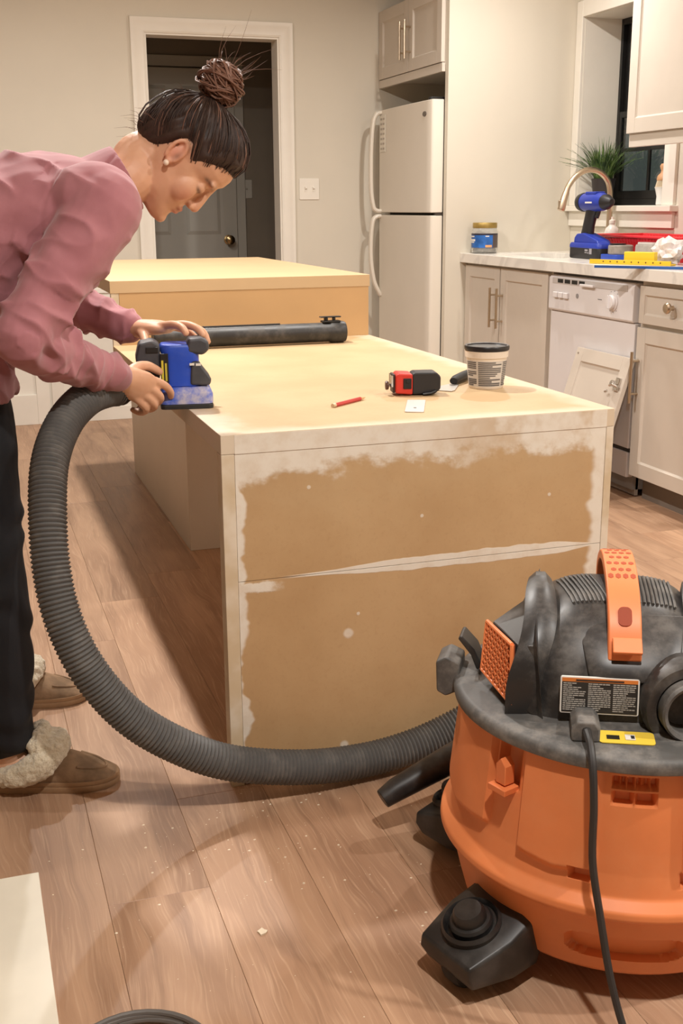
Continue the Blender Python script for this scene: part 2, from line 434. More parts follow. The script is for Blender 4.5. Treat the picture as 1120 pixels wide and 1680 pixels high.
# ================================================================== kitchen island (raw MDF top, white base)
def mdf_top():
    g = G('mdf_top'); n1 = g.noise(4.0, 4); n2 = g.noise(160, 2)
    c = g.mix(g.step(n1, 0.3, 0.7), lin((190, 160, 120)), lin((200, 172, 132)))
    c = g.mix(g.mul(g.step(n2, 0.5, 0.8), 0.12), c, lin((160, 120, 78)))
    x, y, z = g.xyz()
    wob = g.mul(g.sub(g.noise(9.0, 4), 0.5), 0.14)
    # pale sanded filler along the near and right edges of the board, thick by the near left corner
    left = g.sub(1.0, g.step(g.add(g.sub(x, 0.447), wob), 0.010, 0.085))
    left = g.mul(left, g.sub(1.0, g.step(g.add(y, wob), 2.32, 2.52)))
    near = g.mul(g.sub(1.0, g.step(g.add(g.sub(y, 2.066), g.mul(wob, 0.6)), 0.004, 0.06)), 0.75)
    right = g.mul(g.step(g.add(x, g.mul(wob, 0.8)), 1.225, 1.285), 0.6)
    c = g.mix(g.mul(g.math('MAXIMUM', g.mx(left, near), right), 0.8), c, lin((218, 206, 186)))
    g.color(c); g.rough(0.55); g.bump(n2, 0.05, 0.001)
    return g.m
def mdf_face():
    g = G('mdf_face'); n1 = g.noise(3.0, 5, 0.6); n2 = g.noise(140, 2)
    c = g.mix(g.step(n1, 0.3, 0.72), lin((180, 146, 104)), lin((194, 162, 120)))
    c = g.mix(g.mul(g.step(n2, 0.5, 0.85), 0.15), c, lin((150, 114, 76)))
    x, y, z = g.xyz()
    sm = g.noise(5.0, 5, 0.62, g.map((1.0, 1.0, 1.6)))
    fine = g.noise(26.0, 4, 0.6)
    wob = g.add(g.mul(g.sub(sm, 0.5), 0.20), g.mul(g.sub(fine, 0.5), 0.04))
    # spread of filler below the top edge
    top = g.step(g.add(g.sub(z, g.mul(g.step(x, 0.85, 1.2), 0.018)), wob), 0.640, 0.668)
    top = g.mul(top, g.sub(1.0, g.mul(g.step(x, 0.78, 1.05), g.mul(g.step(g.noise(11.0, 4), 0.42, 0.60), 0.6))))
    haze = g.mul(g.step(g.add(z, g.mul(wob, 2.0)), 0.54, 0.72), 0.35)
    # left and right joints
    wl = g.mul(g.sub(g.noise(12.0, 3, 0.6, g.map((0.2, 1, 1))), 0.5), 0.085)
    left = g.sub(1.0, g.step(g.add(x, wl), 0.482, 0.490))
    left = g.mul(left, g.step(g.noise(3.4, 3, 0.5, g.map((0.1, 1, 1), (0, 0, 3.1))), 0.25, 0.40))
    right = g.step(g.add(x, g.mul(wl, 1.1)), 1.240, 1.256)
    # filler wiped along the seam of the two boards
    ws = g.add(0.0035, g.mul(g.mul(g.step(x, 0.60, 0.85), g.sub(1.0, g.step(x, 1.15, 1.27))), g.mul(g.noise(9.0, 3), 0.020)))
    seam = g.step(g.sub(ws, g.math('ABSOLUTE', g.sub(z, 0.4400))), -0.0006, 0.0012)
    seam = g.mul(seam, g.step(g.add(x, 0.0), 0.55, 0.63))
    pat = g.mul(g.sub(1.0, g.step(g.add(g.sub(x, 0.475), g.mul(g.sub(fine, 0.5), 0.09)), 0.06, 0.09)), g.sub(1.0, g.step(g.math('ABSOLUTE', g.add(g.sub(z, 0.425), g.mul(g.sub(fine, 0.5), 0.02))), 0.008, 0.013)))
    # little dabs over screw holes
    dabs = 0.0
    for dx, dz, dr in ((0.700, 0.305, 0.012), (0.690, 0.055, 0.010), (0.722, 0.345, 0.004), (1.150, 0.560, 0.004), (0.86, 0.54, 0.004), (1.16, 0.37, 0.004), (0.62, 0.62, 0.004)):
        d = g.math('SQRT', g.add(g.math('POWER', g.sub(x, dx), 2.0), g.math('POWER', g.sub(z, dz), 2.0)))
        k = g.sub(1.0, g.step(g.add(d, g.mul(g.sub(fine, 0.5), dr)), dr * 0.6, dr * 1.2))
        dabs = k if dabs == 0.0 else g.mx(dabs, k)
    mk = g.mx(g.mx(g.mx(top, left), g.mx(right, seam)), g.mx(g.mul(dabs, 0.75), pat))
    mk = g.mul(mk, g.add(0.70, g.mul(g.step(fine, 0.3, 0.6), 0.22)))
    c = g.mix(haze, c, lin((196, 170, 132)))
    c = g.mix(mk, c, lin((228, 221, 207)))
    g.color(c); g.rough(g.add(0.5, g.mul(mk, 0.3))); g.bump(g.add(g.mul(mk, 1.5), g.mul(n2, 0.3)), 0.25, 0.0015)
    return g.m
def mdf_edge():
    g = G('mdf_edge'); n2 = g.noise(9, 4)
    c = g.mix(g.step(n2, 0.35, 0.65), lin((202, 182, 150)), lin((222, 210, 190)))
    g.color(c); g.rough(0.6); return g.m
M['mdf'] = mdf_top(); M['mdff'] = mdf_face(); M['mdfe'] = mdf_edge()
M['mdfu'] = mat('mdf_riser', (196, 158, 110), 0.55, var=0.05, vscale=3, bump=0.04)
M['mdft2'] = mat('mdf_upper_top', (200, 171, 131), 0.55, var=0.03, vscale=3, bump=0.04)
M['base'] = mat('island_base_paint', (210, 198, 182), 0.45, var=0.02)
isl = thing('kitchen_island', 'two level island with raw MDF tops and a waterfall end, being sanded', 'kitchen island')
xL, xR, yF, yM, yB2, zl, zu, th = 0.447, 1.297, 2.066, 3.590, 5.06, 0.735, 0.933, 0.038
box('lower_top', M['mdf'], xL, xR, yF, yM, zl - th, zl, isl, 0.0012)
box('upper_top', M['mdft2'], xL, xR, yM, yB2, zu - th, zu, isl, 0.0012)
box('riser_panel', M['mdfu'], xL + 0.027, xR - 0.004, yM + 0.001, yM + 0.020, zl - th, zu - th, isl, 0.0008)
box('riser_edge', M['mdfe'], xL + 0.002, xL + 0.0265, yM + 0.001, yM + 0.020, zl - th, zu - th, isl, 0.0008)
box('waterfall_board', M['mdff'], xL + 0.0265, xR - 0.018, yF + 0.001, yF + 0.020, 0.4405, zl - th - 0.0005, isl, 0.0006)
box('waterfall_board', M['mdff'], xL + 0.0265, xR - 0.018, yF + 0.001, yF + 0.020, 0.004, 0.4395, isl, 0.0006)
box('top_nosing', M['mdff'], xL + 0.0265, xR - 0.018, yF - 0.0005, yF + 0.003, zl - th - 0.0003, zl - 0.0015, isl, 0.0004)
box('edge_strip', M['mdfe'], xL, xL + 0.026, yF, yF + 0.038, 0.0, zl - th - 0.0005, isl, 0.0012)
box('edge_strip', M['mdfe'], xR - 0.0175, xR, yF, yF + 0.038, 0.0, zl - th - 0.0005, isl, 0.0012)
box('inner_board', M['mdfu'], xL + 0.0265, xR - 0.018, yF + 0.0205, yF + 0.038, 0.0, zl - th - 0.0005, isl)
box('base_cabinet', M['base'], 0.690, 1.240, 3.735, 5.02, 0.0, zu - th, isl, 0.002)
box('side_strip', M['mdfe'], xR - 0.020, xR - 0.003, yM + 0.021, yB2 - 0.01, 0.0, zu - th, isl, 0.001)

# ================================================================== refrigerator
fr = thing('refrigerator', 'off white top freezer fridge beside the full height panel', 'refrigerator')
WA = M['white_app']
box('case', WA, 2.392, 3.04, 5.520, 6.262, 0.03, 1.645, fr, 0.006)
def fdoor(name, z0, z1):
    mb = MB(); prof = []
    # plan section of a door, slightly bowed front
    ya, yb = 5.507, 6.270
    for i in range(13):
        t = i / 12; y = ya + 0.012 + (yb - ya - 0.024) * t
        prof.append((2.318 - 0.006 * math.sin(PI * t), y))
    prof += [(2.326, yb - 0.003), (2.334, yb), (2.383, yb), (2.383, ya), (2.334, ya), (2.324, ya + 0.003)]
    mb.prism(prof, z0, z1, 'z'); o = mb.build(name, WA, fr, 0.004, smooth=50); return o
d1 = fdoor('freezer_door', 1.116, 1.662); d2 = fdoor('fridge_door', 0.085, 1.102)
box('door_gasket', mat('gasket', (70, 62, 54), 0.7), 2.384, 2.391, 5.525, 6.258, 0.09, 1.65, fr)
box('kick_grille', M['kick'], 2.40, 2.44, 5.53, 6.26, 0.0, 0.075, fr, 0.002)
def fhandle(parent, pts):
    MB().tube(catmull(pts, 8), 0.0125, 10, flat=1.5, up=(0, 1, 0)).build('handle', WA, parent)
hy_ = 6.235
fhandle(d1, [(2.318, hy_, 1.650), (2.290, hy_, 1.640), (2.272, hy_ + .004, 1.590), (2.262, hy_ + .006, 1.45), (2.262, hy_ + .006, 1.25), (2.274, hy_ + .002, 1.150), (2.292, hy_, 1.126), (2.318, hy_, 1.122)])
fhandle(d2, [(2.318, hy_, 1.096), (2.292, hy_, 1.092), (2.272, hy_ + .002, 1.068), (2.262, hy_ + .006, 0.98), (2.262, hy_ + .006, 0.85), (2.278, hy_ + .003, 0.74), (2.298, hy_, 0.69), (2.318, hy_, 0.655)])
MB().lathe([(0.0, -0.004), (0.022, -0.004), (0.025, 0.0)], 24, axis='x').xf(Matrix.Translation((2.317, 5.60, 1.598)) @ Matrix.Diagonal((1, 1, 0.55, 1))).build('badge', mat('badge_grey', (120, 112, 104), 0.3, metal=0.6), d1)
MB().prism(rrect(0.10, 0.035, 0.015), 1.6625, 1.676, 'z').xf(Matrix.Translation((2.37, 5.555, 0))).build('hinge_cover', M['blackp'], fr, 0.002)
box('hinge_bracket', mat('hinge_dark', (60, 52, 44), 0.5), 2.345, 2.40, 5.508, 5.530, 1.1025, 1.1155, fr)
# paper list held on the freezer door
ls = thing('paper_list', 'small white printed list stuck on the freezer door by the handle', 'note', (2.3145, 6.195, 1.545))
MB().box(-0.0025, -0.0005, -0.044, 0.044, -0.105, 0.09).xf(Matrix.Rotation(0.0, 4, 'Z')).build('sheet', mat('note_paper', (232, 226, 212), 0.7), ls)
ink = mat('note_ink', (184, 175, 162), 0.8)
for k in range(7):
    z = 0.070 - k * 0.026
    MB().box(-0.0032, -0.0024, -0.032, -0.004, z - 0.007, z + 0.004).build('print_mark', ink, ls, smooth=0)
    MB().box(-0.0032, -0.0024, 0.004, 0.030, z - 0.007, z + 0.004).build('print_mark', ink, ls, smooth=0)

# ================================================================== shaker doors and cabinets
def shaker(name, parent, m_, y0, y1, z0, z1, xf, rail=0.055, thick=0.020, horiz=True, slope=False):
    """door facing -X; front plane at xf"""
    mb = MB(); mb.box(xf, xf + thick, y0, y0 + rail, z0, z1).box(xf, xf + thick, y1 - rail, y1, z0, z1)
    mb.box(xf, xf + thick, y0 + rail, y1 - rail, z0, z0 + rail).box(xf, xf + thick, y0 + rail, y1 - rail, z1 - rail, z1)
    d = mb.build(name, m_, parent, 0.0018)
    MB().box(xf + 0.009, xf + thick - 0.002, y0 + rail - 0.001, y1 - rail + 0.001, z0 + rail - 0.001, z1 - rail + 0.001).build('panel', m_, d, smooth=0)
    i0, i1, k0, k1 = y0 + rail, y1 - rail, z0 + rail, z1 - rail; s = 0.007
    fr_ = MB().rings([[(xf + 0.003, i0, k0), (xf + 0.003, i1, k0), (xf + 0.003, i1, k1), (xf + 0.003, i0, k1)],
                      [(xf + 0.010, i0 + s, k0 + s), (xf + 0.010, i1 - s, k0 + s), (xf + 0.010, i1 - s, k1 - s), (xf + 0.010, i0 + s, k1 - s)]], False, False)
    fr_.build('bead', m_, d, smooth=0)
    return d
def bar_handle(parent, xf, y, z0, z1, r=0.006):
    h = MB().lathe([(r, z0), (r, z1)], 14, (xf - 0.034, y, 0))
    inset = (z1 - z0) * 0.18
    for z in (z0 + inset, z1 - inset): h.lathe([(r * 0.8, -0.034), (r * 0.8, 0.0)], 10, (xf, y, z), 'x')
    return h.build('handle', M['steel'], parent)
cb = M['cab']
# over-fridge cabinet
oc = thing('wall_cabinet', 'greige two door cabinet above the fridge', 'cabinet')
fx1 = 2.362
box('carcass', cb, fx1 + 0.020, 3.09, 5.500, 6.398, 1.822, 2.20, oc, 0.002)
dA = shaker('door', oc, cb, 5.952, 6.392, 1.835, 2.19, fx1, 0.060); dB = shaker('door', oc, cb, 5.506, 5.948, 1.835, 2.19, fx1, 0.060)
bar_handle(dA, fx1, 5.985, 1.895, 2.085); bar_handle(dB, fx1, 5.915, 1.895, 2.085)
box('light_rail', cb, fx1 + 0.004, fx1 + 0.022, 5.502, 6.396, 1.790, 1.832, oc, 0.002)
# sink base cabinet
xf = 2.488
sc = thing('base_cabinet', 'greige two door sink cabinet beside the full height panel', 'cabinet')
MB().box(xf + 0.020, 3.09, 4.552, 4.570, 0.10, 0.868).box(xf + 0.020, 3.09, 5.438, 5.456, 0.10, 0.868).box(xf + 0.020, 3.09, 4.570, 5.438, 0.10, 0.118).box(xf + 0.020, xf + 0.038, 4.570, 5.438, 0.118, 0.868).box(3.075, 3.09, 4.570, 5.438, 0.118, 0.868).build('carcass', cb, sc, 0.001)
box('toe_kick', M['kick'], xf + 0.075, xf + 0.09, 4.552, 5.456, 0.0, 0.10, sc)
dA = shaker('door', sc, cb, 5.048, 5.440, 0.112, 0.858, xf); dB = shaker('door', sc, cb, 4.566, 5.036, 0.112, 0.858, xf)
bar_handle(dA, xf, 5.080, 0.575, 0.765); bar_handle(dB, xf, 5.006, 0.575, 0.765)
# drawer base cabinet
rc = thing('base_cabinet', 'greige cabinet with knobbed drawer, right of the dishwasher', 'cabinet')
box('carcass', cb, xf + 0.020, 3.09, 3.15, 3.846, 0.10, 0.868, rc, 0.001)
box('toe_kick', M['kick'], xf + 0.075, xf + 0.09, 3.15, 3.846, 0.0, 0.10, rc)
dr = shaker('drawer', rc, cb, 3.40, 3.834, 0.708, 0.850, xf, 0.034)
MB().lathe([(0.009, 0.0), (0.009, -0.014), (0.019, -0.020), (0.021, -0.028), (0.016, -0.034), (0.0, -0.035)], 24, (xf, 3.612, 0.782), 'x', cap0=False).build('knob', M['steel'], dr)
dd = shaker('door', rc, cb, 3.40, 3.838, 0.106, 0.692, xf, 0.058)
bar_handle(dd, xf, 3.812, 0.40, 0.60)
shaker('door', rc, cb, 3.155, 3.394, 0.106, 0.850, xf, 0.05)

# ================================================================== dishwasher
dw = thing('dishwasher', 'white dishwasher with dial control panel between the greige cabinets', 'dishwasher')
D = M['dw_white']; y0, y1 = 3.862, 4.540
box('tub', mat('tub_grey', (150, 146, 142), 0.6), 2.53, 3.05, y0 + 0.01, y1 - 0.01, 0.03, 0.862, dw)
box('door', D, 2.494, 2.53, y0 + 0.002, y1 - 0.002, 0.205, 0.702, dw, 0.004)
cp_ = MB().rings([[(a, yy, b) for a, b in [(2.480, 0.712), (2.487, 0.704), (2.535, 0.704), (2.535, 0.856), (2.494, 0.856), (2.480, 0.846)]] for yy in (y0 + 0.002, y1 - 0.002)])
co = cp_.build('control_panel', D, dw, 0.003)
vt = box('vent_strip', mat('vent_grey', (196, 190, 186), 0.4), 2.4775, 2.481, y0 + 0.045, y1 - 0.035, 0.822, 0.846, co, 0.001)
for k in range(4):
    a = y1 - 0.105 - k * 0.060; box('vent_slot', M['blackp'], 2.4765, 2.4785, a - 0.024, a + 0.022, 0.826, 0.842, vt)
box('latch', D, 2.464, 2.482, y0 + 0.285, y0 + 0.39, 0.822, 0.832, co, 0.002)
MB().lathe([(0.036, 0.0), (0.036, -0.004), (0.028, -0.006), (0.026, -0.020), (0.0, -0.021)], 28, (2.480, 4.008, 0.776), 'x', cap0=False).build('dial', D, co)
MB().box(2.452, 2.462, 4.003, 4.013, 0.750, 0.802).build('dial_pointer', D, co, 0.002)
for k in range(3): box('button', D, 2.468, 2.481, 4.446 - k * 0.043, 4.482 - k * 0.043, 0.762, 0.786, co, 0.003)
MB().lathe([(0.010, 0.0), (0.010, -0.002), (0.0, -0.002)], 16, (2.480, 4.290, 0.779), 'x', cap0=False).build('logo_mark', mat('logo_grey', (150, 146, 146), 0.4), co)
inkm = mat('panel_print', (120, 116, 118), 0.6)
MB().box(2.4792, 2.4802, 4.095, 4.125, 0.776, 0.779).build('print_mark', inkm, co, smooth=0)
for k in range(9):
    a = math.radians(-40 + k * 32); MB().box(2.4792, 2.4802, 4.008 + 0.044 * math.sin(a) - 0.003, 4.008 + 0.044 * math.sin(a) + 0.003, 0.776 + 0.042 * math.cos(a) - 0.001, 0.776 + 0.042 * math.cos(a) + 0.001).build('print_mark', inkm, co, smooth=0)
box('lower_gap', M['blackp'], 2.505, 2.53, y0 + 0.004, y1 - 0.004, 0.188, 0.2045, dw)
box('access_panel', D, 2.498, 2.53, y0 + 0.010, y1 - 0.004, 0.085, 0.188, dw, 0.003)
box('kick_plate', mat('kick_beige', (168, 156, 144), 0.5), 2.545, 2.56, y0 + 0.01, y1 - 0.01, 0.004, 0.085, dw, 0.002)

# ================================================================== countertop with sink cut-out
def marble():
    g = G('white_marble'); n = g.noise(1.2, 5, 0.55, dist=1.2); n2 = g.noise(5.0, 5, 0.6, dist=0.8)
    vein = g.sub(1.0, g.step(g.math('ABSOLUTE', g.sub(n, 0.5)), 0.0, 0.035))
    c = g.mix(g.mul(vein, 0.30), lin((234, 229, 220)), lin((176, 170, 164)))
    c = g.mix(g.mul(g.step(n2, 0.55, 0.8), 0.12), c, lin((206, 198, 188)))
    g.color(c); g.rough(0.22); return g.m
M['marble'] = marble()
ct = thing('countertop', 'white veined countertop with sink cut-out under the window', 'countertop')
sx0, sx1, sy0, sy1 = 2.585, 2.915, 4.70, 5.28
c_ = MB()
zt_, zb_ = 0.916, 0.870
def slab_hole(x0, x1, y0, y1, hx0, hx1, hy0, hy1, z0, z1):
    mb = MB(); o = [(x0, y0), (x1, y0), (x1, y1), (x0, y1)]; i = [(hx0, hy0), (hx1, hy0), (hx1, hy1), (hx0, hy1)]
    vs = [(a, b, z1) for a, b in o] + [(a, b, z1) for a, b in i] + [(a, b, z0) for a, b in o] + [(a, b, z0) for a, b in i]
    fs = []
    for k in range(4):
        j = (k + 1) % 4
        fs += [(k, j, 4 + j, 4 + k), (8 + j, 8 + k, 12 + k, 12 + j), (8 + k, 8 + j, j, k), (4 + k, 4 + j, 12 + j, 12 + k)]
    return mb.raw(vs, fs)
slab_hole(2.463, XW - 0.001, 3.15, 5.458, sx0, sx1, sy0, sy1, zb_, zt_).build('slab', M['marble'], ct, 0.002)
sk = thing('sink', 'white undermount sink basin let into the countertop', 'sink')
s_ = MB()
zz = 0.869
o4 = [(sx0 - .012, sy0 - .012), (sx1 + .012, sy0 - .012), (sx1 + .012, sy1 + .012), (sx0 - .012, sy1 + .012)]
i4 = [(sx0 + .002, sy0 + .002), (sx1 - .002, sy0 + .002), (sx1 - .002, sy1 - .002), (sx0 + .002, sy1 - .002)]
b4 = [(sx0 + .03, sy0 + .03), (sx1 - .03, sy0 + .03), (sx1 - .03, sy1 - .03), (sx0 + .03, sy1 - .03)]
s_.rings([[(a, b, zz - .006) for a, b in o4], [(a, b, zz) for a, b in o4], [(a, b, zz) for a, b in i4], [(a, b, zz - .19) for a, b in b4]], cap0=False, cap1=True)
s_.build('basin', mat('sink_white', (232, 228, 220), 0.25), sk, 0.006)
MB().lathe([(0.045, 0.002), (0.040, 0.004), (0.030, 0.001), (0.0, 0.001)], 24, ((sx0 + sx1) / 2, (sy0 + sy1) / 2, zz - 0.19)).build('drain', M['chrome'], sk)

# ================================================================== right wall cabinet
uc = thing('wall_cabinet', 'greige wall cabinet hanging over the counter right of the window', 'cabinet')
ux = 2.752
box('carcass', cb, ux + 0.020, XW - 0.002, 3.30, 4.425, 1.425, 2.30, uc, 0.002)
shaker('door', uc, cb, 3.95, 4.421, 1.440, 2.29, ux, 0.060); shaker('door', uc, cb, 3.47, 3.944, 1.440, 2.29, ux, 0.060)
box('light_rail', cb, ux + 0.016, ux + 0.036, 3.30, 4.421, 1.385, 1.440, uc, 0.002)

# loose cabinet door leaning on the dishwasher
ln = thing('loose_cabinet_door', 'loose greige cabinet door leaning against the dishwasher front', 'cabinet door', (2.40, 0, 0))
H = 0.60
dobj = shaker('door_frame', ln, cb, 3.823, 4.235, 0.0, H, 0.0, 0.056)
ang = math.asin((2.462 - 2.287) / H)
ln.location = (2.287, 0.0, 0.0); ln.rotation_euler = (0, ang, 0)
hg = MB().box(-0.010, 0.004, 3.842, 3.872, 0.462, 0.515).build('hinge_plate', M['chrome'], ln, 0.003)
MB().lathe([(0.013, -0.016), (0.013, 0.0)], 18, (0.0, 3.885, 0.488), 'x').build('hinge_cup', M['chrome'], hg, 0.002)
MB().tube([(-0.014, 3.835, 0.480), (-0.024, 3.860, 0.485), (-0.014, 3.892, 0.478)], 0.006, 10).build('hinge_arm', M['chrome'], hg)
MB().tube([(-0.010, 3.905, 0.455), (-0.014, 3.912, 0.452), (-0.010, 3.916, 0.450)], 0.006, 8).build('screw', M['chrome'], hg)
MB().lathe([(0.004, -0.003), (0.004, 0.0)], 10, (0.0, 4.215, 0.575), 'x').build('screw_hole', M['cabdark'], ln)

# ================================================================== shop vacuum
M['orange'] = mat('orange_plastic', (224, 132, 78), 0.45, var=0.06, vscale=9, dust=0.16, dustcol=(226, 160, 112))
M['orange2'] = mat('orange_plastic_clean', (230, 130, 76), 0.45, var=0.05)
M['vacgrey'] = mat('vacuum_dark_plastic', (45, 43, 42), 0.38, var=0.15, vscale=10, dust=0.40, dustcol=(132, 126, 118))
M['vacrim'] = mat('vacuum_lid_plastic', (80, 79, 77), 0.5, var=0.12, vscale=12, dust=0.6, dustcol=(150, 144, 136))
M['vacblack'] = mat('vacuum_black_plastic', (38, 37, 36), 0.4, var=0.2, vscale=14, dust=0.22, dustcol=(110, 104, 98))
vac = thing('shop_vacuum', 'orange and black wet dry shop vacuum standing on casters', 'vacuum', (0.960, 1.453, 0), math.radians(-26.4))
def S(a, b, x): return smoothstep(a, b, x)
def band(v, a, b, s): return S(a - s, a + s, v) * (1 - S(b - s, b + s, v))
zs = sorted(set([0.045, 0.050, 0.058] + [0.06 + 0.0025 * k for k in range(134)] + [0.395]))
prof_pts = [(0.045, 0.215), (0.050, 0.240), (0.060, 0.250), (0.090, 0.258), (0.150, 0.272), (0.162, 0.275), (0.166, 0.286), (0.172, 0.291), (0.182, 0.290), (0.190, 0.282), (0.198, 0.274), (0.230, 0.268), (0.395, 0.250)]
def prof(z):
    for (z0, r0), (z1, r1) in zip(prof_pts, prof_pts[1:]):
        if z <= z1: return r0 + (r1 - r0) * (z - z0) / (z1 - z0)
    return prof_pts[-1][1]
NA = 540
rings = []
for z in zs:
    ring = []
    for j in range(NA):
        ph = -180 + 360.0 * j / NA
        r = prof(z)
        up = S(0.205, 0.215, z)
        d = 0.0
        for a, b, z0 in ((-92, -52, 0.232), (-38, -13, 0.226), (14, 42, 0.226), (58, 96, 0.232), (110, 150, 0.232), (-150, -110, 0.232)):
            sl = 0.0006 * abs(ph - (a + b) / 2)
            d = max(d, 0.011 * band(ph, a, b, 0.8) * S(z0 - 0.007 + sl, z0 + 0.007 + sl, z))
        d -= 0.016 * band(ph, -50, -41, 0.6) * S(0.312, 0.318, z) * up
        d -= 0.016 * band(ph, 45, 54, 0.6) * S(0.312, 0.318, z) * up
        d -= 0.014 * band(ph, -20, -12.5, 0.5) * band(z, 0.214, 0.236, 0.001)
        d -= 0.014 * band(ph, 13.5, 21, 0.5) * band(z, 0.214, 0.236, 0.001)
        for a, b in ((-8.6, -2.6), (-1.4, 4.6)): d -= 0.018 * band(ph, a, b, 0.35) * band(z, 0.334, 0.354, 0.001)
        for k in range(6): d -= 0.014 * band(ph, -9 + k * 2.4, -7.2 + k * 2.4, 0.2) * band(z, 0.360, 0.376, 0.001)
        # oval scoop in the skirt
        e = ((ph + 2) / 19.0) ** 4 + ((z - 0.105) / 0.022) ** 4
        d -= 0.016 * (1 - S(0.85, 1.05, e)) * (1 if z < 0.15 else 0)
        a = math.radians(ph); r += d
        ring.append((r * math.sin(a), -r * math.cos(a), z))
    rings.append(ring)
drum = MB().rings(rings).build('drum', M['orange'], vac, smooth=50)
for ph in (-45.5, 49.5):       # tool clips standing in the slots
    a = math.radians(ph); c_ = (0.262 * math.sin(a), -0.262 * math.cos(a), 0.0)
    k = MB().prism([(-0.010, 0.322), (0.010, 0.322), (0.010, 0.352), (0.0, 0.364), (-0.010, 0.352)], -0.012, 0.008, 'y')
    # prism 'y' gives (second, h, first): swap so the pentagon stands upright
    k.v = [(z_, y_, x_) for x_, y_, z_ in k.v]
    k.box(-0.018, 0.018, -0.020, 0.010, 0.310, 0.320)
    k.xf(Matrix.Translation(c_) @ Matrix.Rotation(a, 4, 'Z')).build('tool_clip', M['orange2'], vac, 0.0015)
# lid
MB().lathe([(0.235, 0.384), (0.262, 0.386), (0.272, 0.392), (0.274, 0.404), (0.270, 0.411), (0.262, 0.4145), (0.225, 0.417), (0.12, 0.430), (0.0, 0.432)], 96).build('lid', M['vacrim'], vac, smooth=40)
# motor housing
DXC = -0.022
def superring(a, b, z, n=72, e=3.6, cx=DXC, cy=0.0):
    out = []
    for j in range(n):
        t = 2 * PI * j / n; c, s = math.cos(t), math.sin(t)
        out.append((cx + a * math.copysign(abs(c) ** (2 / e), c), cy + b * math.copysign(abs(s) ** (2 / e), s), z))
    return out
lv = [(0.415, 0.162, 0.178), (0.44, 0.160, 0.174), (0.47, 0.154, 0.167), (0.495, 0.146, 0.158), (0.515, 0.135, 0.145), (0.535, 0.121, 0.127), (0.552, 0.104, 0.106), (0.565, 0.086, 0.082), (0.573, 0.060, 0.052), (0.575, 0.030, 0.025)]
MB().rings([superring(a, b, z, cy=0.004) for z, a, b in lv]).build('motor_housing', M['vacgrey'], vac, smooth=60)
def dome_z(x, y, e=3.6):
    for (z0, a0_, b0_), (z1, a1_, b1_) in zip(lv, lv[1:]):
        for k in range(6):
            t = k / 6; a_ = a0_ + (a1_ - a0_) * t; bb = b0_ + (b1_ - b0_) * t
            if (abs(x - DXC) / a_) ** e + (abs(y - 0.004) / bb) ** e > 1: return z0 + (z1 - z0) * t
    return lv[-1][0]
# front shoulder panel of the housing
pr = []
for i in range(11):
    t = i / 10; z = 0.485 + 0.075 * t
    y = -0.172 + 0.085 * t ** 1.7
    hw = 0.060 + 0.022 * (1 - abs(2 * t - 1)) * 0 + 0.020 * t
    pr.append([(DXC + 0.012 + hw * s, y + 0.008 * s ** 4, z - 0.003 * s ** 4) for s in [k / 8 for k in range(-8, 9)]])
inner = [[(x, y + 0.03, z - 0.012) for x, y, z in r] for r in pr]
sh = MB()
n_ = 17
vs = [p for r in pr for p in r] + [p for r in inner for p in r]; fs = []
N1 = len(pr) * n_
for i in range(len(pr) - 1):
    for j in range(n_ - 1):
        q = (i * n_ + j, i * n_ + j + 1, (i + 1) * n_ + j + 1, (i + 1) * n_ + j); fs.append(q); fs.append(tuple(N1 + k for k in q[::-1]))
per = [j for j in range(n_)] + [i * n_ + n_ - 1 for i in range(1, len(pr))] + [(len(pr) - 1) * n_ + j for j in range(n_ - 2, -1, -1)] + [i * n_ for i in range(len(pr) - 2, 0, -1)]
for a, b in zip(per, per[1:] + per[:1]): fs.append((a, b, N1 + b, N1 + a))
sh.raw(vs, fs).build('front_shoulder', M['vacgrey'], vac, 0.002)
# cooling ribs on top
for base, n_r, dx in ((-0.080, 9, 0.0065), (0.030, 9, 0.0065)):
    for k in range(n_r):
        x = DXC + base + k * dx; pts = []
        for q in range(7):
            y = 0.050 - 0.115 * q / 6; xx = x + 0.020 * (q / 6 - 0.5) * (1 if base < 0 else -0.2)
            pts.append((xx, y, dome_z(xx, y) + 0.0012))
        MB().tube(pts, 0.0022, 6).build('cooling_rib', M['vacrim'], vac)
# curved side horns
def horn(sx):
    R = []
    path = [(-0.150, 0.440, 0.020), (-0.148, 0.480, 0.024), (-0.128, 0.525, 0.026), (-0.085, 0.562, 0.026), (-0.035, 0.582, 0.024), (0.015, 0.588, 0.018), (0.045, 0.572, 0.014), (0.075, 0.545, 0.012)]
    pts = catmull([(0, y, z) for y, z, t in path], 5)
    ts = catmull([(t, 0, 0) for y, z, t in path], 5)
    for p, tt in zip(pts, ts):
        t = tt.x; out = 0.118 + 0.030 * S(0.57, 0.45, p.z)
        cx = DXC + sx * out
        R.append([(cx - t, p.y, p.z - 0.05), (cx + t * 0.9, p.y, p.z - 0.05), (cx + t * 0.9, p.y, p.z - 0.010), (cx + t * 0.4, p.y, p.z), (cx - t * 0.4, p.y, p.z), (cx - t, p.y, p.z - 0.010)])
    return MB().rings(R).build('side_horn', M['vacgrey'], vac, 0.003, smooth=40)
horn(-1); horn(1)
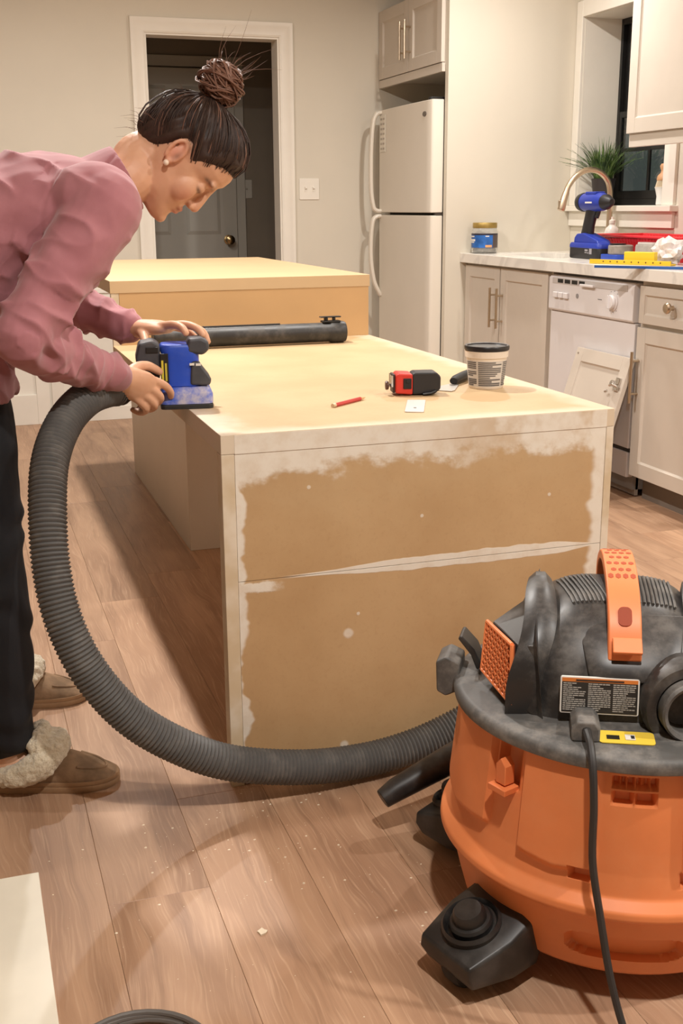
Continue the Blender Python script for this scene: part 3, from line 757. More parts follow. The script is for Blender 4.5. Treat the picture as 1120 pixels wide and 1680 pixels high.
# side air grilles (orange honeycomb) on short ducts
def grille(sx):
    g4 = [Vector((-0.178, -0.125, 0.517)), Vector((-0.176, -0.145, 0.430)), Vector((-0.222, -0.035, 0.438)), Vector((-0.216, -0.005, 0.508))]
    b4_ = [Vector((-0.150, -0.150, 0.545)), Vector((-0.135, -0.168, 0.416)), Vector((-0.165, 0.045, 0.416)), Vector((-0.140, 0.035, 0.590))]
    m4 = [a * 0.5 + b * 0.5 + Vector((0.012, 0, -0.010)) for a, b in zip(g4, b4_)]
    fl = lambda p: Vector((DXC + sx * -(p.x) * 1.0 if sx > 0 else p.x, p.y, p.z))
    def dens(q):
        out = []
        for i in range(4):
            a, b = q[i], q[(i + 1) % 4]
            for k in range(6): out.append(fl(a.lerp(b, k / 6)))
        return out
    MB().rings([dens(b4_), dens(m4), dens([p + Vector((0.003, 0, 0)) for p in g4])]).build('air_duct', M['vacgrey'], vac, 0.002, smooth=50)
    o_, ex, ey = g4[0], (g4[3] - g4[0]), (g4[1] - g4[0])
    def uv(u, v):   # bilinear
        return fl(g4[0].lerp(g4[3], u).lerp(g4[1].lerp(g4[2], u), v))
    nrm = (fl(g4[3]) - fl(g4[0])).cross(fl(g4[1]) - fl(g4[0])).normalized()
    if nrm.x * sx < 0: nrm = -nrm
    q = [uv(0, 0), uv(1, 0), uv(1, 1), uv(0, 1)]
    MB().rings([[p + nrm * 0.001 for p in q], [p + nrm * 0.003 for p in q]]).build('grille_back', mat('grille_back', (120, 48, 22), 0.7), vac, smooth=0)
    hx = MB(); nu, nv = 8, 9; cells = []
    for r in range(nv):
        for c in range(nu + 1):
            u = (c + (0.5 if r % 2 else 0.0)) / nu; v_ = (r + 0.5) / nv
            if u < 0.02 or u > 0.98: continue
            ru, rv_ = 0.52 / nu, 0.62 / nv
            ring = [(u + ru * math.sin(PI / 3 * k), v_ + rv_ * math.cos(PI / 3 * k)) for k in range(6)]
            ri = [(u + ru * 0.66 * math.sin(PI / 3 * k), v_ + rv_ * 0.66 * math.cos(PI / 3 * k)) for k in range(6)]
            cl = lambda w_: (min(1, max(0, w_[0])), min(1, max(0, w_[1])))
            A = [uv(*cl(w_)) + nrm * 0.009 for w_ in ring]; B = [uv(*cl(w_)) + nrm * 0.009 for w_ in ri]; B2 = [uv(*cl(w_)) + nrm * 0.002 for w_ in ri]
            hx.rings([A, B, B2], False, False)
    hx.build('honeycomb_grille', M['orange2'], vac, smooth=20)
    rim = MB()
    for i in range(4): rim.tube([q[i] + nrm * 0.006, q[(i + 1) % 4] + nrm * 0.006], 0.0035, 8)
    rim.build('grille_frame', M['orange2'], vac)
grille(-1); grille(1)
# carry handle
hp = catmull([(0, 0.105, 0.545), (0, 0.102, 0.585), (0, 0.070, 0.612), (0, 0.020, 0.622), (0, -0.040, 0.614), (0, -0.088, 0.596), (0, -0.128, 0.566), (0, -0.150, 0.533), (0, -0.158, 0.512)], 6)
def strap(wd, th, x0):
    R = []
    for i, p in enumerate(hp):
        t = (hp[min(i + 1, len(hp) - 1)] - hp[max(i - 1, 0)]).normalized(); nn = Vector((0, -t.z, t.y))
        if nn.z < 0 and i < len(hp) // 2: nn = -nn
        nn = Vector((0, t.z, -t.y)) if (Vector((0, t.z, -t.y)).dot(p - Vector((0, 0, 0.5))) > 0) else Vector((0, -t.z, t.y))
        R.append([(x0 - wd, p.y, p.z), (x0 + wd, p.y, p.z), (x0 + wd, p.y - nn.y * th, p.z - nn.z * th), (x0 - wd, p.y - nn.y * th, p.z - nn.z * th)])
    return R, hp
R, _ = strap(0.024, 0.016, DXC)
hd_ = MB().rings(R).build('carry_handle', M['orange2'], vac, 0.003, smooth=40)
hexm = MB()
for i in range(8, 27, 2):
    p = hp[i]; t = (hp[i + 1] - hp[i - 1]).normalized(); nn = Vector((0, t.z, -t.y))
    if nn.dot(p - Vector((0, 0, 0.5))) < 0: nn = -nn
    for c in range(4 if (i // 2) % 2 else 3):
        x = DXC + (-0.0165 + 0.011 * c if (i // 2) % 2 else -0.011 + 0.011 * c)
        ln_ = 0.005 if i < 26 else 0.007
        ring = lambda s, h: [tuple(Vector((x, p.y, p.z)) + Vector((1, 0, 0)) * (0.0048 * s * math.sin(PI / 3 * k)) + t * (ln_ * s * math.cos(PI / 3 * k)) + nn * h) for k in range(6)]
        hexm.rings([ring(0.92, -0.0005), ring(0.92, 0.0005)])
hexm.build('grip_dimple_shade', mat('orange_recess_shade', (170, 70, 32), 0.6), hd_, smooth=0)  # nearly flush hexes, shade of the recesses painted as darker orange
MB().prism(rrect(0.020, 0.030, 0.008), -0.002, 0.0015, 'z').xf(Matrix.Translation((DXC, -0.1255, 0.5690)) @ Matrix.Rotation(math.radians(48), 4, 'X')).build('handle_slot_shade', mat('slot_shade', (150, 62, 30), 0.7), hd_, smooth=0)  # flat patch without an opening, the slot's shade is its dark orange
MB().box(-0.021, 0.021, -0.014, 0.012, -0.003, 0.004).xf(Matrix.Translation((DXC + 0.002, -0.158, 0.536)) @ Matrix.Rotation(math.radians(38), 4, 'X')).build('handle_latch', M['orange2'], hd_, 0.002)
# warning label
lb = thing('tmp', '', ''); bpy.data.objects.remove(lb)
M['lab_black'] = mat('label_black', (40, 38, 36), 0.5); M['lab_white'] = mat('label_white', (225, 222, 214), 0.5); M['lab_or'] = mat('label_orange', (206, 120, 52), 0.5); M['lab_text'] = mat('label_text', (165, 160, 152), 0.6)
LM = Matrix.Translation((-0.057, -0.1740, 0.4635)) @ Matrix.Rotation(math.radians(-8), 4, 'X')
def lab(w0, w1, h0, h1, d, m_, nm='label', par=vac):
    return MB().box(w0, w1, -d - 0.0006, -d, h0, h1).xf(LM).build(nm, m_, par, smooth=0)
wl = MB().prism([(b, a) for a, b in rrect(0.112, 0.054, 0.003)], -0.002, 0.004, 'y').xf(LM).build('warning_label', M['lab_white'], vac, smooth=0)
lab(-0.0538, 0.0538, -0.0252, 0.0195, 0.002, M['lab_black'], 'label_field', wl)
lab(-0.0538, 0.0538, 0.0200, 0.0254, 0.002, M['lab_or'], 'label_header', wl)
lab(-0.034, 0.034, 0.0215, 0.0236, 0.0026, M['lab_black'], 'label_print', wl)
lp = MB(); rr = random.Random(3)
for col in range(3):
    xa = -0.052 + col * 0.0355
    for k in range(14):
        z = 0.0175 - k * 0.0030
        ln_ = 0.032 * (1.0 if rr.random() > 0.3 else rr.uniform(0.45, 0.8))
        x = xa
        while x < xa + ln_ - 0.002:
            wd = min(rr.uniform(0.003, 0.008), xa + ln_ - x); lp.box(x, x + wd, -0.0032, -0.0026, z - 0.0007, z + 0.0007); x += wd + 0.0008
lp.xf(LM).build('label_print', M['lab_text'], wl, smooth=0)
# power cord with strain relief
M['cord'] = mat('cord_black', (46, 44, 43), 0.5, var=0.15)
pb = MB().prism([(a, b) for a, b in [(-0.020, 0.0), (0.020, 0.0), (0.020, 0.030), (0.012, 0.042), (-0.012, 0.042), (-0.020, 0.030)]], -0.018, 0.018, 'z')
pb = MB().rings([[(x, y, z) for x, z in [(-0.020, 0.0), (0.020, 0.0), (0.020, 0.022), (0.012, 0.032), (-0.012, 0.032), (-0.020, 0.022)]] for y in (-0.024, 0.03)])
pb.xf(Matrix.Translation((-0.078, -0.206, 0.4150))).build('cord_socket', M['vacrim'], vac, 0.004)
cpts = catmull([(-0.078, -0.215, 0.432), (-0.077, -0.236, 0.433), (-0.074, -0.262, 0.427), (-0.071, -0.285, 0.402), (-0.068, -0.296, 0.350), (-0.066, -0.302, 0.270), (-0.052, -0.316, 0.190), (-0.036, -0.332, 0.110), (-0.016, -0.352, 0.045), (0.006, -0.385, 0.010), (0.03, -0.43, 0.0055), (0.08, -0.50, 0.0055)], 8)
MB().tube(cpts, [0.0075 - 0.0020 * min(1, i / 14) for i in range(len(cpts))], 10).build('power_cord', M['cord'], vac)
# yellow caution sticker
st = MB().prism(rrect(0.078, 0.034, 0.006), 0.0, 0.0012, 'z').xf(Matrix.Translation((-0.020, -0.214, 0.4182)) @ Matrix.Rotation(math.radians(4), 4, 'X')).build('caution_sticker', mat('sticker_yellow', (232, 200, 70), 0.5), vac, smooth=0)
MB().box(-0.022, -0.008, -0.222, -0.206, 0.4192, 0.4202).build('sticker_print', M['lab_white'], st, smooth=0)
MB().box(-0.048, -0.030, -0.2215, -0.2195, 0.4192, 0.4202).box(-0.048, -0.030, -0.2175, -0.2155, 0.4192, 0.4206).box(-0.048, -0.030, -0.2135, -0.2115, 0.4194, 0.4208).box(-0.014, -0.009, -0.219, -0.210, 0.4194, 0.4208).build('sticker_print', M['lab_black'], st, smooth=0)
# exhaust port ring
PMx = Matrix.Translation((0.066, -0.178, 0.458)) @ Matrix.Rotation(math.radians(10), 4, 'Z')
MB().lathe([(0.064, 0.04), (0.066, -0.004), (0.062, -0.012), (0.048, -0.012), (0.046, 0.0), (0.046, 0.02)], 48, axis='y', cap0=True, cap1=False).xf(PMx).build('port_collar', M['vacgrey'], vac, smooth=40)
MB().lathe([(0.045, 0.03), (0.045, -0.030), (0.042, -0.033), (0.037, -0.030), (0.036, 0.03)], 48, axis='y', cap0=False, cap1=False).xf(PMx).build('exhaust_port', M['vacrim'], vac, smooth=40)
MB().lathe([(0.0365, 0.020), (0.0, 0.022)], 32, axis='y', cap0=False).xf(PMx).build('port_throat', mat('throat_black', (8, 8, 8), 0.8), vac)
# lid latches
def latch(phd):
    a = math.radians(phd)
    Mx = Matrix.Rotation(a, 4, 'Z')
    b = MB().rings([[(x, y, z) for y, z in [(-0.285, 0.372), (-0.300, 0.380), (-0.302, 0.432), (-0.285, 0.442), (-0.262, 0.432), (-0.262, 0.384)]] for x in (-0.032, 0.032)])
    lt = b.xf(Mx).build('lid_latch', M['vacrim'], vac, 0.004)
    arm = MB().rings([[(x, y, z) for y, z in [(-0.236, 0.420), (-0.246, 0.445), (-0.268, 0.472), (-0.262, 0.478), (-0.240, 0.455), (-0.226, 0.424)]] for x in (-0.024, 0.024)])
    arm.xf(Mx).build('latch_lever', M['vacblack'], lt, 0.003)
    for k in range(3): MB().box(-0.030, 0.03, -0.232 + k * 0.016, -0.228 + k * 0.016, 0.416, 0.425).xf(Mx).build('latch_rib', M['vacrim'], lt)
latch(-96); latch(84)
# casters
def caster(phd):
    a = math.radians(phd)
    Mx = Matrix.Rotation(a, 4, 'Z') @ Matrix.Translation((0, -0.318, 0))
    # housing: block growing out of the drum, open scoop on top
    bot = [(-0.052, -0.040), (0.052, -0.040), (0.066, 0.03), (0.060, 0.085), (-0.060, 0.085), (-0.066, 0.03)]
    t1 = [(-0.058, -0.052), (0.058, -0.052), (0.072, 0.020), (0.066, 0.085), (-0.066, 0.085), (-0.072, 0.020)]
    R = [[(x, y, 0.028) for x, y in bot], [(x, y, 0.050) for x, y in t1], [(x * 0.96, y, 0.070 + 0.35 * max(0, y + 0.05)) for x, y in t1], [(x * 0.72, y * 0.86 + 0.008, 0.080 + 0.36 * max(0, y + 0.05)) for x, y in t1]]
    h = MB().rings(R).build('caster_housing', M['vacblack'], vac, 0.005, smooth=35); h.matrix_local = Mx
    sl = math.radians(18)
    Mc = Matrix.Translation((0, 0.004, 0.092)) @ Matrix.Rotation(sl, 4, 'X')
    MB().lathe([(0.046, -0.008), (0.047, 0.010), (0.043, 0.016), (0.039, 0.010), (0.038, -0.004)], 40, cap0=False, cap1=False).xf(Mc).build('caster_ring', M['vacblack'], h)
    MB().lathe([(0.033, -0.012), (0.034, 0.014), (0.031, 0.018), (0.026, 0.019), (0.025, 0.030), (0.021, 0.036), (0.0, 0.037)], 32).xf(Mc).build('caster_cap', M['vacblack'], h)
    MB().lathe([(0.012, -0.02), (0.030, -0.018), (0.033, -0.010), (0.033, 0.010), (0.030, 0.018), (0.012, 0.02)], 28, (0.0, -0.012, 0.0335), 'x').build('caster_wheel', mat('caster_rubber', (22, 21, 20), 0.6), h)
for p_ in (-47, 50, -122, 130): caster(p_)
# floor nozzle clipped at the rear left
nz_ = MB(); Mi = vac.matrix_basis.inverted()
Lw = lambda p: Matrix.Rotation(math.radians(26.4), 4, 'Z') @ (Vector(p) - Vector((0.960, 1.453, 0)))
npath = [Lw((0.672, 1.790, 0.078)), Lw((0.70, 1.792, 0.092)), Lw((0.80, 1.798, 0.128)), Lw((0.90, 1.800, 0.168)), Lw((1.00, 1.795, 0.205))]
nz_.tube(npath, [0.019, 0.023, 0.028, 0.030, 0.031], 20, flat=0.95)
no = nz_.build('floor_nozzle', M['vacblack'], vac, 0.002)
MB().tube([Lw((0.86, 1.79, 0.150)), Lw((0.91, 1.72, 0.20)), Lw((0.94, 1.68, 0.22))], 0.02, 12).build('nozzle_holder', M['vacblack'], no)

# ================================================================== corrugated hose
def hose_mat():
    g = G('hose_rubber'); n = g.noise(30, 4)
    g.color(g.mix(g.mul(g.step(n, 0.45, 0.75), 0.35), lin((90, 89, 87)), lin((132, 128, 122)))); g.rough(0.55); return g.m
M['hose'] = hose_mat()
hz = [(0.350, 2.405, 0.783), (0.314, 2.37, 0.786), (0.272, 2.33, 0.792), (0.222, 2.27, 0.785), (0.173, 2.21, 0.75), (0.137, 2.14, 0.69), (0.122, 2.08, 0.6), (0.12, 2.04, 0.507), (0.133, 2.01, 0.421), (0.169, 1.99, 0.328), (0.234, 1.98, 0.233), (0.323, 1.98, 0.157), (0.43, 1.985, 0.098), (0.582, 1.995, 0.058), (0.718, 2.01, 0.044), (0.829, 2.015, 0.056), (0.921, 2.015, 0.085), (1.02, 2.00, 0.135), (1.10, 1.95, 0.20), (1.14, 1.87, 0.26), (1.13, 1.79, 0.29), (1.10, 1.715, 0.30)]
hzp = catmull(hz, 40)
# resample by arc length
def resample(pts, step):
    out = [pts[0]]; acc = 0.0
    for a, b in zip(pts, pts[1:]):
        seg = (b - a).length
        while acc + seg >= step:
            t = (step - acc) / seg; a = a.lerp(b, t); out.append(a); seg = (b - a).length; acc = 0.0
        acc += seg
    return out
pitch = 0.0086
hs = resample(hzp[60:], pitch / 4)
rad = [0.0335 + (0.0024, 0.0006, -0.0020, 0.0006)[i % 4] for i in range(len(hs))]
ho = thing('vacuum_hose', 'grey corrugated vacuum hose looping from the sander down to the shop vacuum', 'hose')
MB().tube(hs, rad, 22).build('corrugated_tube', M['hose'], ho, smooth=60)
cf = resample(hzp[22:74], 0.006)
MB().tube(cf, [0.024] * 3 + [0.027] * (len(cf) - 9) + [0.034] * 6, 22).build('cuff', M['blackp'], ho)
ce = resample(hzp[-34:], 0.006)
MB().tube(ce, 0.038, 22).build('cuff', M['blackp'], ho)

# ================================================================== tools on the table
ZT = 0.7352
# black extension wand lying across the table by the step
wd_ = thing('vacuum_wand', 'long dusty black vacuum extension tube lying across the lower table top', 'vacuum tube', (0, 3.425, ZT))
MB().lathe([(0.026, 0.545), (0.030, 0.55), (0.030, 1.10), (0.0335, 1.105), (0.0335, 1.145), (0.031, 1.152), (0.026, 1.152), (0.025, 1.12)], 32, (0, 0, 0.0335), 'x').build('tube', mat('wand_black', (44, 43, 42), 0.45, var=0.15, dust=0.35, dustcol=(120, 114, 106)), wd_, smooth=40)
MB().box(1.075, 1.135, -0.016, 0.010, 0.064, 0.070).box(1.085, 1.095, -0.010, 0.006, 0.070, 0.079).box(1.112, 1.120, -0.010, 0.006, 0.070, 0.079).box(1.070, 1.138, -0.012, 0.008, 0.079, 0.083).build('lock_clip', M['blackp'], wd_, 0.002)
MB().tube([(0.60, -0.004, 0.064), (0.85, -0.004, 0.064), (0.94, -0.004, 0.064)], 0.003, 8).build('seam_rib', M['blackp'], wd_)

# tub of wood filler
bk = thing('filler_tub', 'white plastic tub of wood filler with black lid on the table', 'tub', (1.168, 2.425, ZT), math.radians(-18))
MB().lathe([(0.039, 0.0), (0.041, 0.003), (0.0475, 0.072), (0.050, 0.073), (0.051, 0.088), (0.046, 0.089)], 40).build('cup', mat('tub_white', (226, 214, 198), 0.4, var=0.02), bk, smooth=40)
MB().lathe([(0.050, 0.0885), (0.0525, 0.090), (0.0530, 0.0975), (0.0515, 0.100), (0.047, 0.0995), (0.045, 0.0965), (0.0, 0.0965)], 40).build('lid', mat('tub_lid', (34, 30, 30), 0.35), bk, smooth=40)
lw = mat('tub_label', (206, 200, 192), 0.55); lk = mat('tub_ink', (96, 92, 90), 0.6)
def wrap(z0, z1, a0, a1, off, m_, nm, par, n=18):
    mb = MB(); R = []
    rr_ = lambda z: 0.0407 + (z - 0.003) * (0.0068 / 0.069) + off
    out = [[(rr_(z) * math.cos(math.radians(a0 + (a1 - a0) * k / n)), rr_(z) * math.sin(math.radians(a0 + (a1 - a0) * k / n)), z) for k in range(n + 1)] for z in (z0, z1)]
    mb.rings(out, False, False, False); return mb.build(nm, m_, par, smooth=60)
lo_ = wrap(0.006, 0.066, -175, -5, 0.0004, lw, 'label', bk)
rr = random.Random(5)
for col, (a0, a1) in enumerate(((-168, -128), (-122, -50), (-44, -12))):
    for k in range(13):
        z = 0.063 - k * 0.0044
        if col == 0 and k in (4, 8): continue
        e = a1 if rr.random() > 0.25 else a0 + (a1 - a0) * rr.uniform(0.5, 0.9)
        wrap(z - 0.0013 - (0.0006 if k > 8 else 0), z + 0.0013, a0, e, 0.0008, lk, 'label_print', lo_, 10)
# putty knife
pk = thing('putty_knife', 'black handled putty knife lying half behind the filler tub', 'putty knife', (1.100, 2.470, ZT), math.radians(46))
bl = [(-0.085, -0.030), (-0.070, -0.033), (0.000, -0.016), (0.022, -0.011), (0.022, 0.011), (0.0, 0.016), (-0.070, 0.033), (-0.085, 0.030)]
MB().prism(bl, 0.0005, 0.0022, 'z').build('blade', mat('knife_blade', (205, 200, 192), 0.35, metal=0.7), pk)
MB().tube([(0.012, 0, 0.010), (0.03, 0, 0.0125), (0.08, 0, 0.0135), (0.125, 0, 0.0135), (0.135, 0, 0.013)], [0.010, 0.0125, 0.0135, 0.0135, 0.009], 14, flat=0.8).build('grip', M['rubber'], pk)
# red pencil
pc = thing('pencil', 'short red carpenter pencil lying on the table top', 'pencil', (0.740, 2.282, ZT), math.atan2(0.080, 0.104))
MB().lathe([(0.0044, 0.010), (0.0044, 0.108)], 6, (0, 0, 0.0042), 'x').build('shaft', mat('pencil_red', (196, 66, 62), 0.45), pc, smooth=20)
MB().lathe([(0.0044, 0.108), (0.0014, 0.126), (0.0, 0.131)], 12, (0, 0, 0.0042), 'x', cap1=False).build('sharpened_tip', mat('pencil_wood', (216, 176, 130), 0.6), pc)
MB().lathe([(0.0045, 0.0), (0.0046, 0.002), (0.0046, 0.0098)], 12, (0, 0, 0.0042), 'x').build('end_band', mat('pencil_end', (214, 190, 160), 0.4, metal=0.3), pc)
# tape measure
tp = thing('tape_measure', 'red and black tape measure standing on the table top', 'tape measure', (0.975, 2.392, ZT), math.radians(-12))
oc8 = [(-0.012, 0.002), (0.040, 0.002), (0.054, 0.014), (0.054, 0.042), (0.044, 0.052), (-0.006, 0.052), (-0.012, 0.046)]
MB().rings([[(a, y, b) for a, b in oc8] for y in (-0.026, 0.026)]).build('black_case', mat('tape_black', (36, 34, 36), 0.5), tp, 0.004, smooth=35)
rd = MB().rings([[(a, y, b) for a, b in [(-0.050, 0.006), (-0.011, 0.002), (-0.011, 0.049), (-0.044, 0.051), (-0.050, 0.044)]] for y in (-0.0285, 0.0285)]).build('red_case', mat('tape_red', (206, 52, 40), 0.4), tp, 0.0035, smooth=35)
MB().box(-0.033, -0.014, -0.0310, -0.0280, 0.016, 0.040).build('side_button', M['blackp'], rd, 0.002)
MB().box(-0.027, -0.019, -0.0335, -0.0300, 0.030, 0.036).build('button_tab', M['blackp'], rd, 0.001)
MB().box(-0.0555, -0.0500, -0.020, 0.020, 0.006, 0.048).build('tape_mouth', mat('mouth_dark', (60, 44, 40), 0.5), tp, 0.001)
for k in range(4): MB().box(-0.0585, -0.0550, -0.022 + k * 0.012, -0.016 + k * 0.012, 0.020, 0.046).build('hook_tooth', M['chrome'], tp)
MB().lathe([(0.0, -0.004), (0.009, -0.003), (0.0105, 0.0), (0.009, 0.004), (0.0, 0.005)], 18, (-0.068, -0.010, 0.0225), 'x').build('end_knob', mat('knob_brown', (86, 58, 48), 0.4), tp)
MB().tube([(-0.066, -0.010, 0.0225), (-0.054, -0.008, 0.0225)], 0.004, 8).build('knob_stem', M['chrome'], tp)
MB().tube([(0.012, -0.030, 0.004), (0.030, -0.031, 0.006), (0.042, -0.028, 0.010)], 0.004, 8, flat=0.8).build('belt_clip', M['blackp'], tp)
# white metal strip with a hole, under the tape measure's front
ms = thing('metal_strip', 'short white metal strip with a hole, in front of the tape measure', 'metal strip', (0.9115, 2.235, ZT), math.radians(-24))
L = rrect(0.040, 0.150, 0.005)
hole = [(0.0035 * math.cos(2 * PI * k / 12), -0.030 + 0.0035 * math.sin(2 * PI * k / 12)) for k in range(12)]
MB().prism(L, 0.0002, 0.0022, 'z').build('blade', mat('strip_white', (214, 210, 204), 0.4, metal=0.2), ms, 0.0005)
MB().prism(hole, 0.0021, 0.0025, 'z').build('hole', mat('hole_dark', (40, 34, 30), 0.8), ms, smooth=0)

# ================================================================== things on the counter
ZC = 0.9165
# jar with blue label and gold lid
jr = thing('storage_jar', 'clear jar with gold lid and blue label at the counter end', 'jar', (2.560, 5.375, ZC))
gj = G('jar_plastic'); gj.color((0.95, 0.95, 0.93, 1)); gj.rough(0.08); gj.b.inputs['Transmission Weight'].default_value = 0.85; gj.b.inputs['IOR'].default_value = 1.25
MB().lathe([(0.058, 0.0), (0.064, 0.004), (0.066, 0.02), (0.066, 0.105), (0.060, 0.120), (0.058, 0.126), (0.055, 0.126), (0.062, 0.104), (0.062, 0.02), (0.058, 0.006), (0.0, 0.006)], 40, cap1=False).build('jar_body', gj.m, jr, smooth=60)
MB().lathe([(0.0605, 0.124), (0.0615, 0.126), (0.0615, 0.148), (0.060, 0.150), (0.0, 0.150)], 40).build('lid', mat('jar_gold', (168, 142, 78), 0.4, metal=0.5), jr, smooth=40)
MB().lathe([(0.055, 0.007), (0.060, 0.012), (0.060, 0.020), (0.04, 0.036), (0.0, 0.026)], 24).build('contents', mat('jar_nails', (120, 112, 98), 0.5, var=0.5, vscale=60, bump=0.8, bscale=90), jr)
def jwrap(z0, z1, a0, a1, r, m_, nm, par):
    out = [[(r * math.cos(math.radians(a0 + (a1 - a0) * k / 16)), r * math.sin(math.radians(a0 + (a1 - a0) * k / 16)), z) for k in range(17)] for z in (z0, z1)]
    return MB().rings(out, False, False, False).build(nm, m_, par, smooth=60)
jl = jwrap(0.028, 0.098, -205, -40, 0.0667, mat('jar_label_blue', (40, 96, 168), 0.4, var=0.35, vscale=22), 'label', jr)
jwrap(0.090, 0.098, -205, -40, 0.0671, mat('jar_label_dark', (44, 40, 52), 0.4), 'label_band', jl)
jwrap(0.028, 0.090, -78, -40, 0.0671, mat('jar_label_brown', (84, 72, 70), 0.4), 'label_panel', jl)
for z0, z1, a0, a1 in ((0.080, 0.086, -200, -165), (0.060, 0.070, -200, -160), (0.052, 0.058, -200, -166), (0.082, 0.087, -112, -96)):
    jwrap(z0, z1, a0, a1, 0.0674, M['lab_white'], 'label_print', jl)
jwrap(0.030, 0.042, -112, -82, 0.0674, mat('jar_label_orange', (214, 160, 108), 0.4), 'label_patch', jl)
# faucet
fc = thing('faucet', 'champagne gooseneck pull down faucet behind the sink', 'faucet', (3.015, 4.95, ZC))
FS = mat('champagne_metal', (208, 190, 166), 0.32, metal=1.0, var=0.03)
MB().lathe([(0.028, 0.0), (0.028, 0.004), (0.021, 0.010), (0.020, 0.120), (0.016, 0.128)], 28).build('base', FS, fc, smooth=40)
fp = catmull([(0, 0, 0.12), (0, 0, 0.22), (-0.004, 0, 0.300), (-0.025, 0, 0.352), (-0.075, 0, 0.388), (-0.135, 0, 0.392), (-0.190, 0, 0.365), (-0.228, 0, 0.322), (-0.242, 0, 0.285)], 8)
MB().tube(fp, 0.0135, 16).build('gooseneck', FS, fc)
MB().tube([(-0.240, 0, 0.292), (-0.250, 0, 0.262), (-0.262, 0, 0.215), (-0.265, 0, 0.208)], [0.016, 0.017, 0.019, 0.017], 18).build('spray_head', FS, fc)
MB().box(-0.277, -0.268, -0.008, 0.008, 0.225, 0.255).build('spray_button', M['steel'], fc, 0.003)
MB().tube([(0, -0.018, 0.080), (-0.004, -0.045, 0.095), (-0.010, -0.075, 0.125)], 0.006, 12).build('lever', FS, fc)
# white soap bottle
sb = thing('soap_bottle', 'white soap bottle behind the blue drill on the counter', 'bottle', (2.975, 4.855, ZC))
MB().lathe([(0.033, 0.0), (0.035, 0.004), (0.035, 0.105), (0.030, 0.125), (0.014, 0.140), (0.013, 0.150)], 28).build('bottle_body', mat('soap_white', (232, 228, 220), 0.35), sb, smooth=40)
MB().lathe([(0.015, 0.148), (0.015, 0.162), (0.006, 0.166), (0.006, 0.178), (0.0, 0.178)], 20).build('pump', mat('soap_pump', (226, 220, 210), 0.4), sb)
# blue cordless drill / impact driver: local x = image right (towards -Y of the room)
dl = thing('cordless_drill', 'blue and black cordless drill standing upright on its battery', 'drill', (2.720, 4.605, ZC), math.radians(-90))
DB = mat('drill_blue', (36, 58, 160), 0.4, var=0.08); DK = mat('drill_black', (30, 28, 30), 0.5, var=0.1)
bt = MB().rings([[(x * k, y * k2, z) for x, y in rrect(0.260 - 0.0, 0.085, 0.022)] for z, k, k2 in ((0.0, 0.96, 0.95), (0.006, 1.0, 1.0), (0.048, 1.0, 1.0), (0.056, 0.97, 0.97))]).xf(Matrix.Translation((0.0, 0, 0))).build('battery', DK, dl, 0.003, smooth=40)
MB().rings([[(x * k, y * k2, z) for x, y in rrect(0.262, 0.087, 0.022)] for z, k, k2 in ((0.046, 1.0, 1.0), (0.060, 1.0, 1.0), (0.070, 0.95, 0.92))]).build('battery_top', DB, dl, 0.003, smooth=40)
ft = MB().rings([[(x, y, z) for x, z in [(-0.100, 0.068), (0.115, 0.066), (0.100, 0.082), (0.030, 0.100), (-0.020, 0.112), (-0.075, 0.108), (-0.095, 0.092)]] for y in (-0.034, 0.034)]).build('foot', DB, dl, 0.006, smooth=45)
hp_ = [(-0.040, 0.100, 0.044), (-0.030, 0.140, 0.036), (-0.014, 0.185, 0.038), (-0.004, 0.206, 0.044), (0.004, 0.236, 0.056)]
R = []
for x, z, hw in hp_: R.append([(x + hw * math.cos(2 * PI * j / 20), 0.023 * math.sin(2 * PI * j / 20), z) for j in range(20)])
MB().rings(R).build('grip', DK, dl, smooth=50)
MB().tube([(0.036, 0, 0.180), (0.046, 0, 0.196), (0.052, 0, 0.214)], 0.010, 10).build('trigger', DK, dl)
hd3 = MB().lathe([(0.028, -0.090), (0.038, -0.084), (0.041, -0.06), (0.041, 0.030), (0.038, 0.070), (0.033, 0.086)], 28, (0.012, 0, 0.245), 'x').build('motor_housing', DB, dl, smooth=40)
MB().lathe([(0.0, -0.128), (0.024, -0.126), (0.038, -0.112), (0.042, -0.090), (0.041, -0.076)], 28, (0.012, 0, 0.245), 'x', cap0=False).build('rear_cap', DK, dl, smooth=40)
MB().lathe([(0.032, 0.082), (0.033, 0.100), (0.024, 0.118), (0.019, 0.135), (0.012, 0.142), (0.0, 0.142)], 28, (0.012, 0, 0.245), 'x').build('chuck', DK, dl, smooth=40)
MB().box(-0.030, 0.055, -0.026, 0.026, 0.276, 0.290).build('top_ridge', DB, dl, 0.004)
MB().box(0.000, 0.055, -0.0425, -0.040, 0.240, 0.247).build('name_plate', M['lab_white'], hd3, smooth=0)
for k, (a, b, z0, z1) in enumerate(((0.018, 0.044, 0.034, 0.042), (0.018, 0.036, 0.026, 0.030), (0.056, 0.078, 0.022, 0.046), (0.040, 0.050, 0.024, 0.030))):
    MB().box(a, b, -0.0430, -0.0424, z0, z1).build('battery_print', mat('print_grey%d' % k, (150, 146, 150), 0.5), bt, smooth=0)
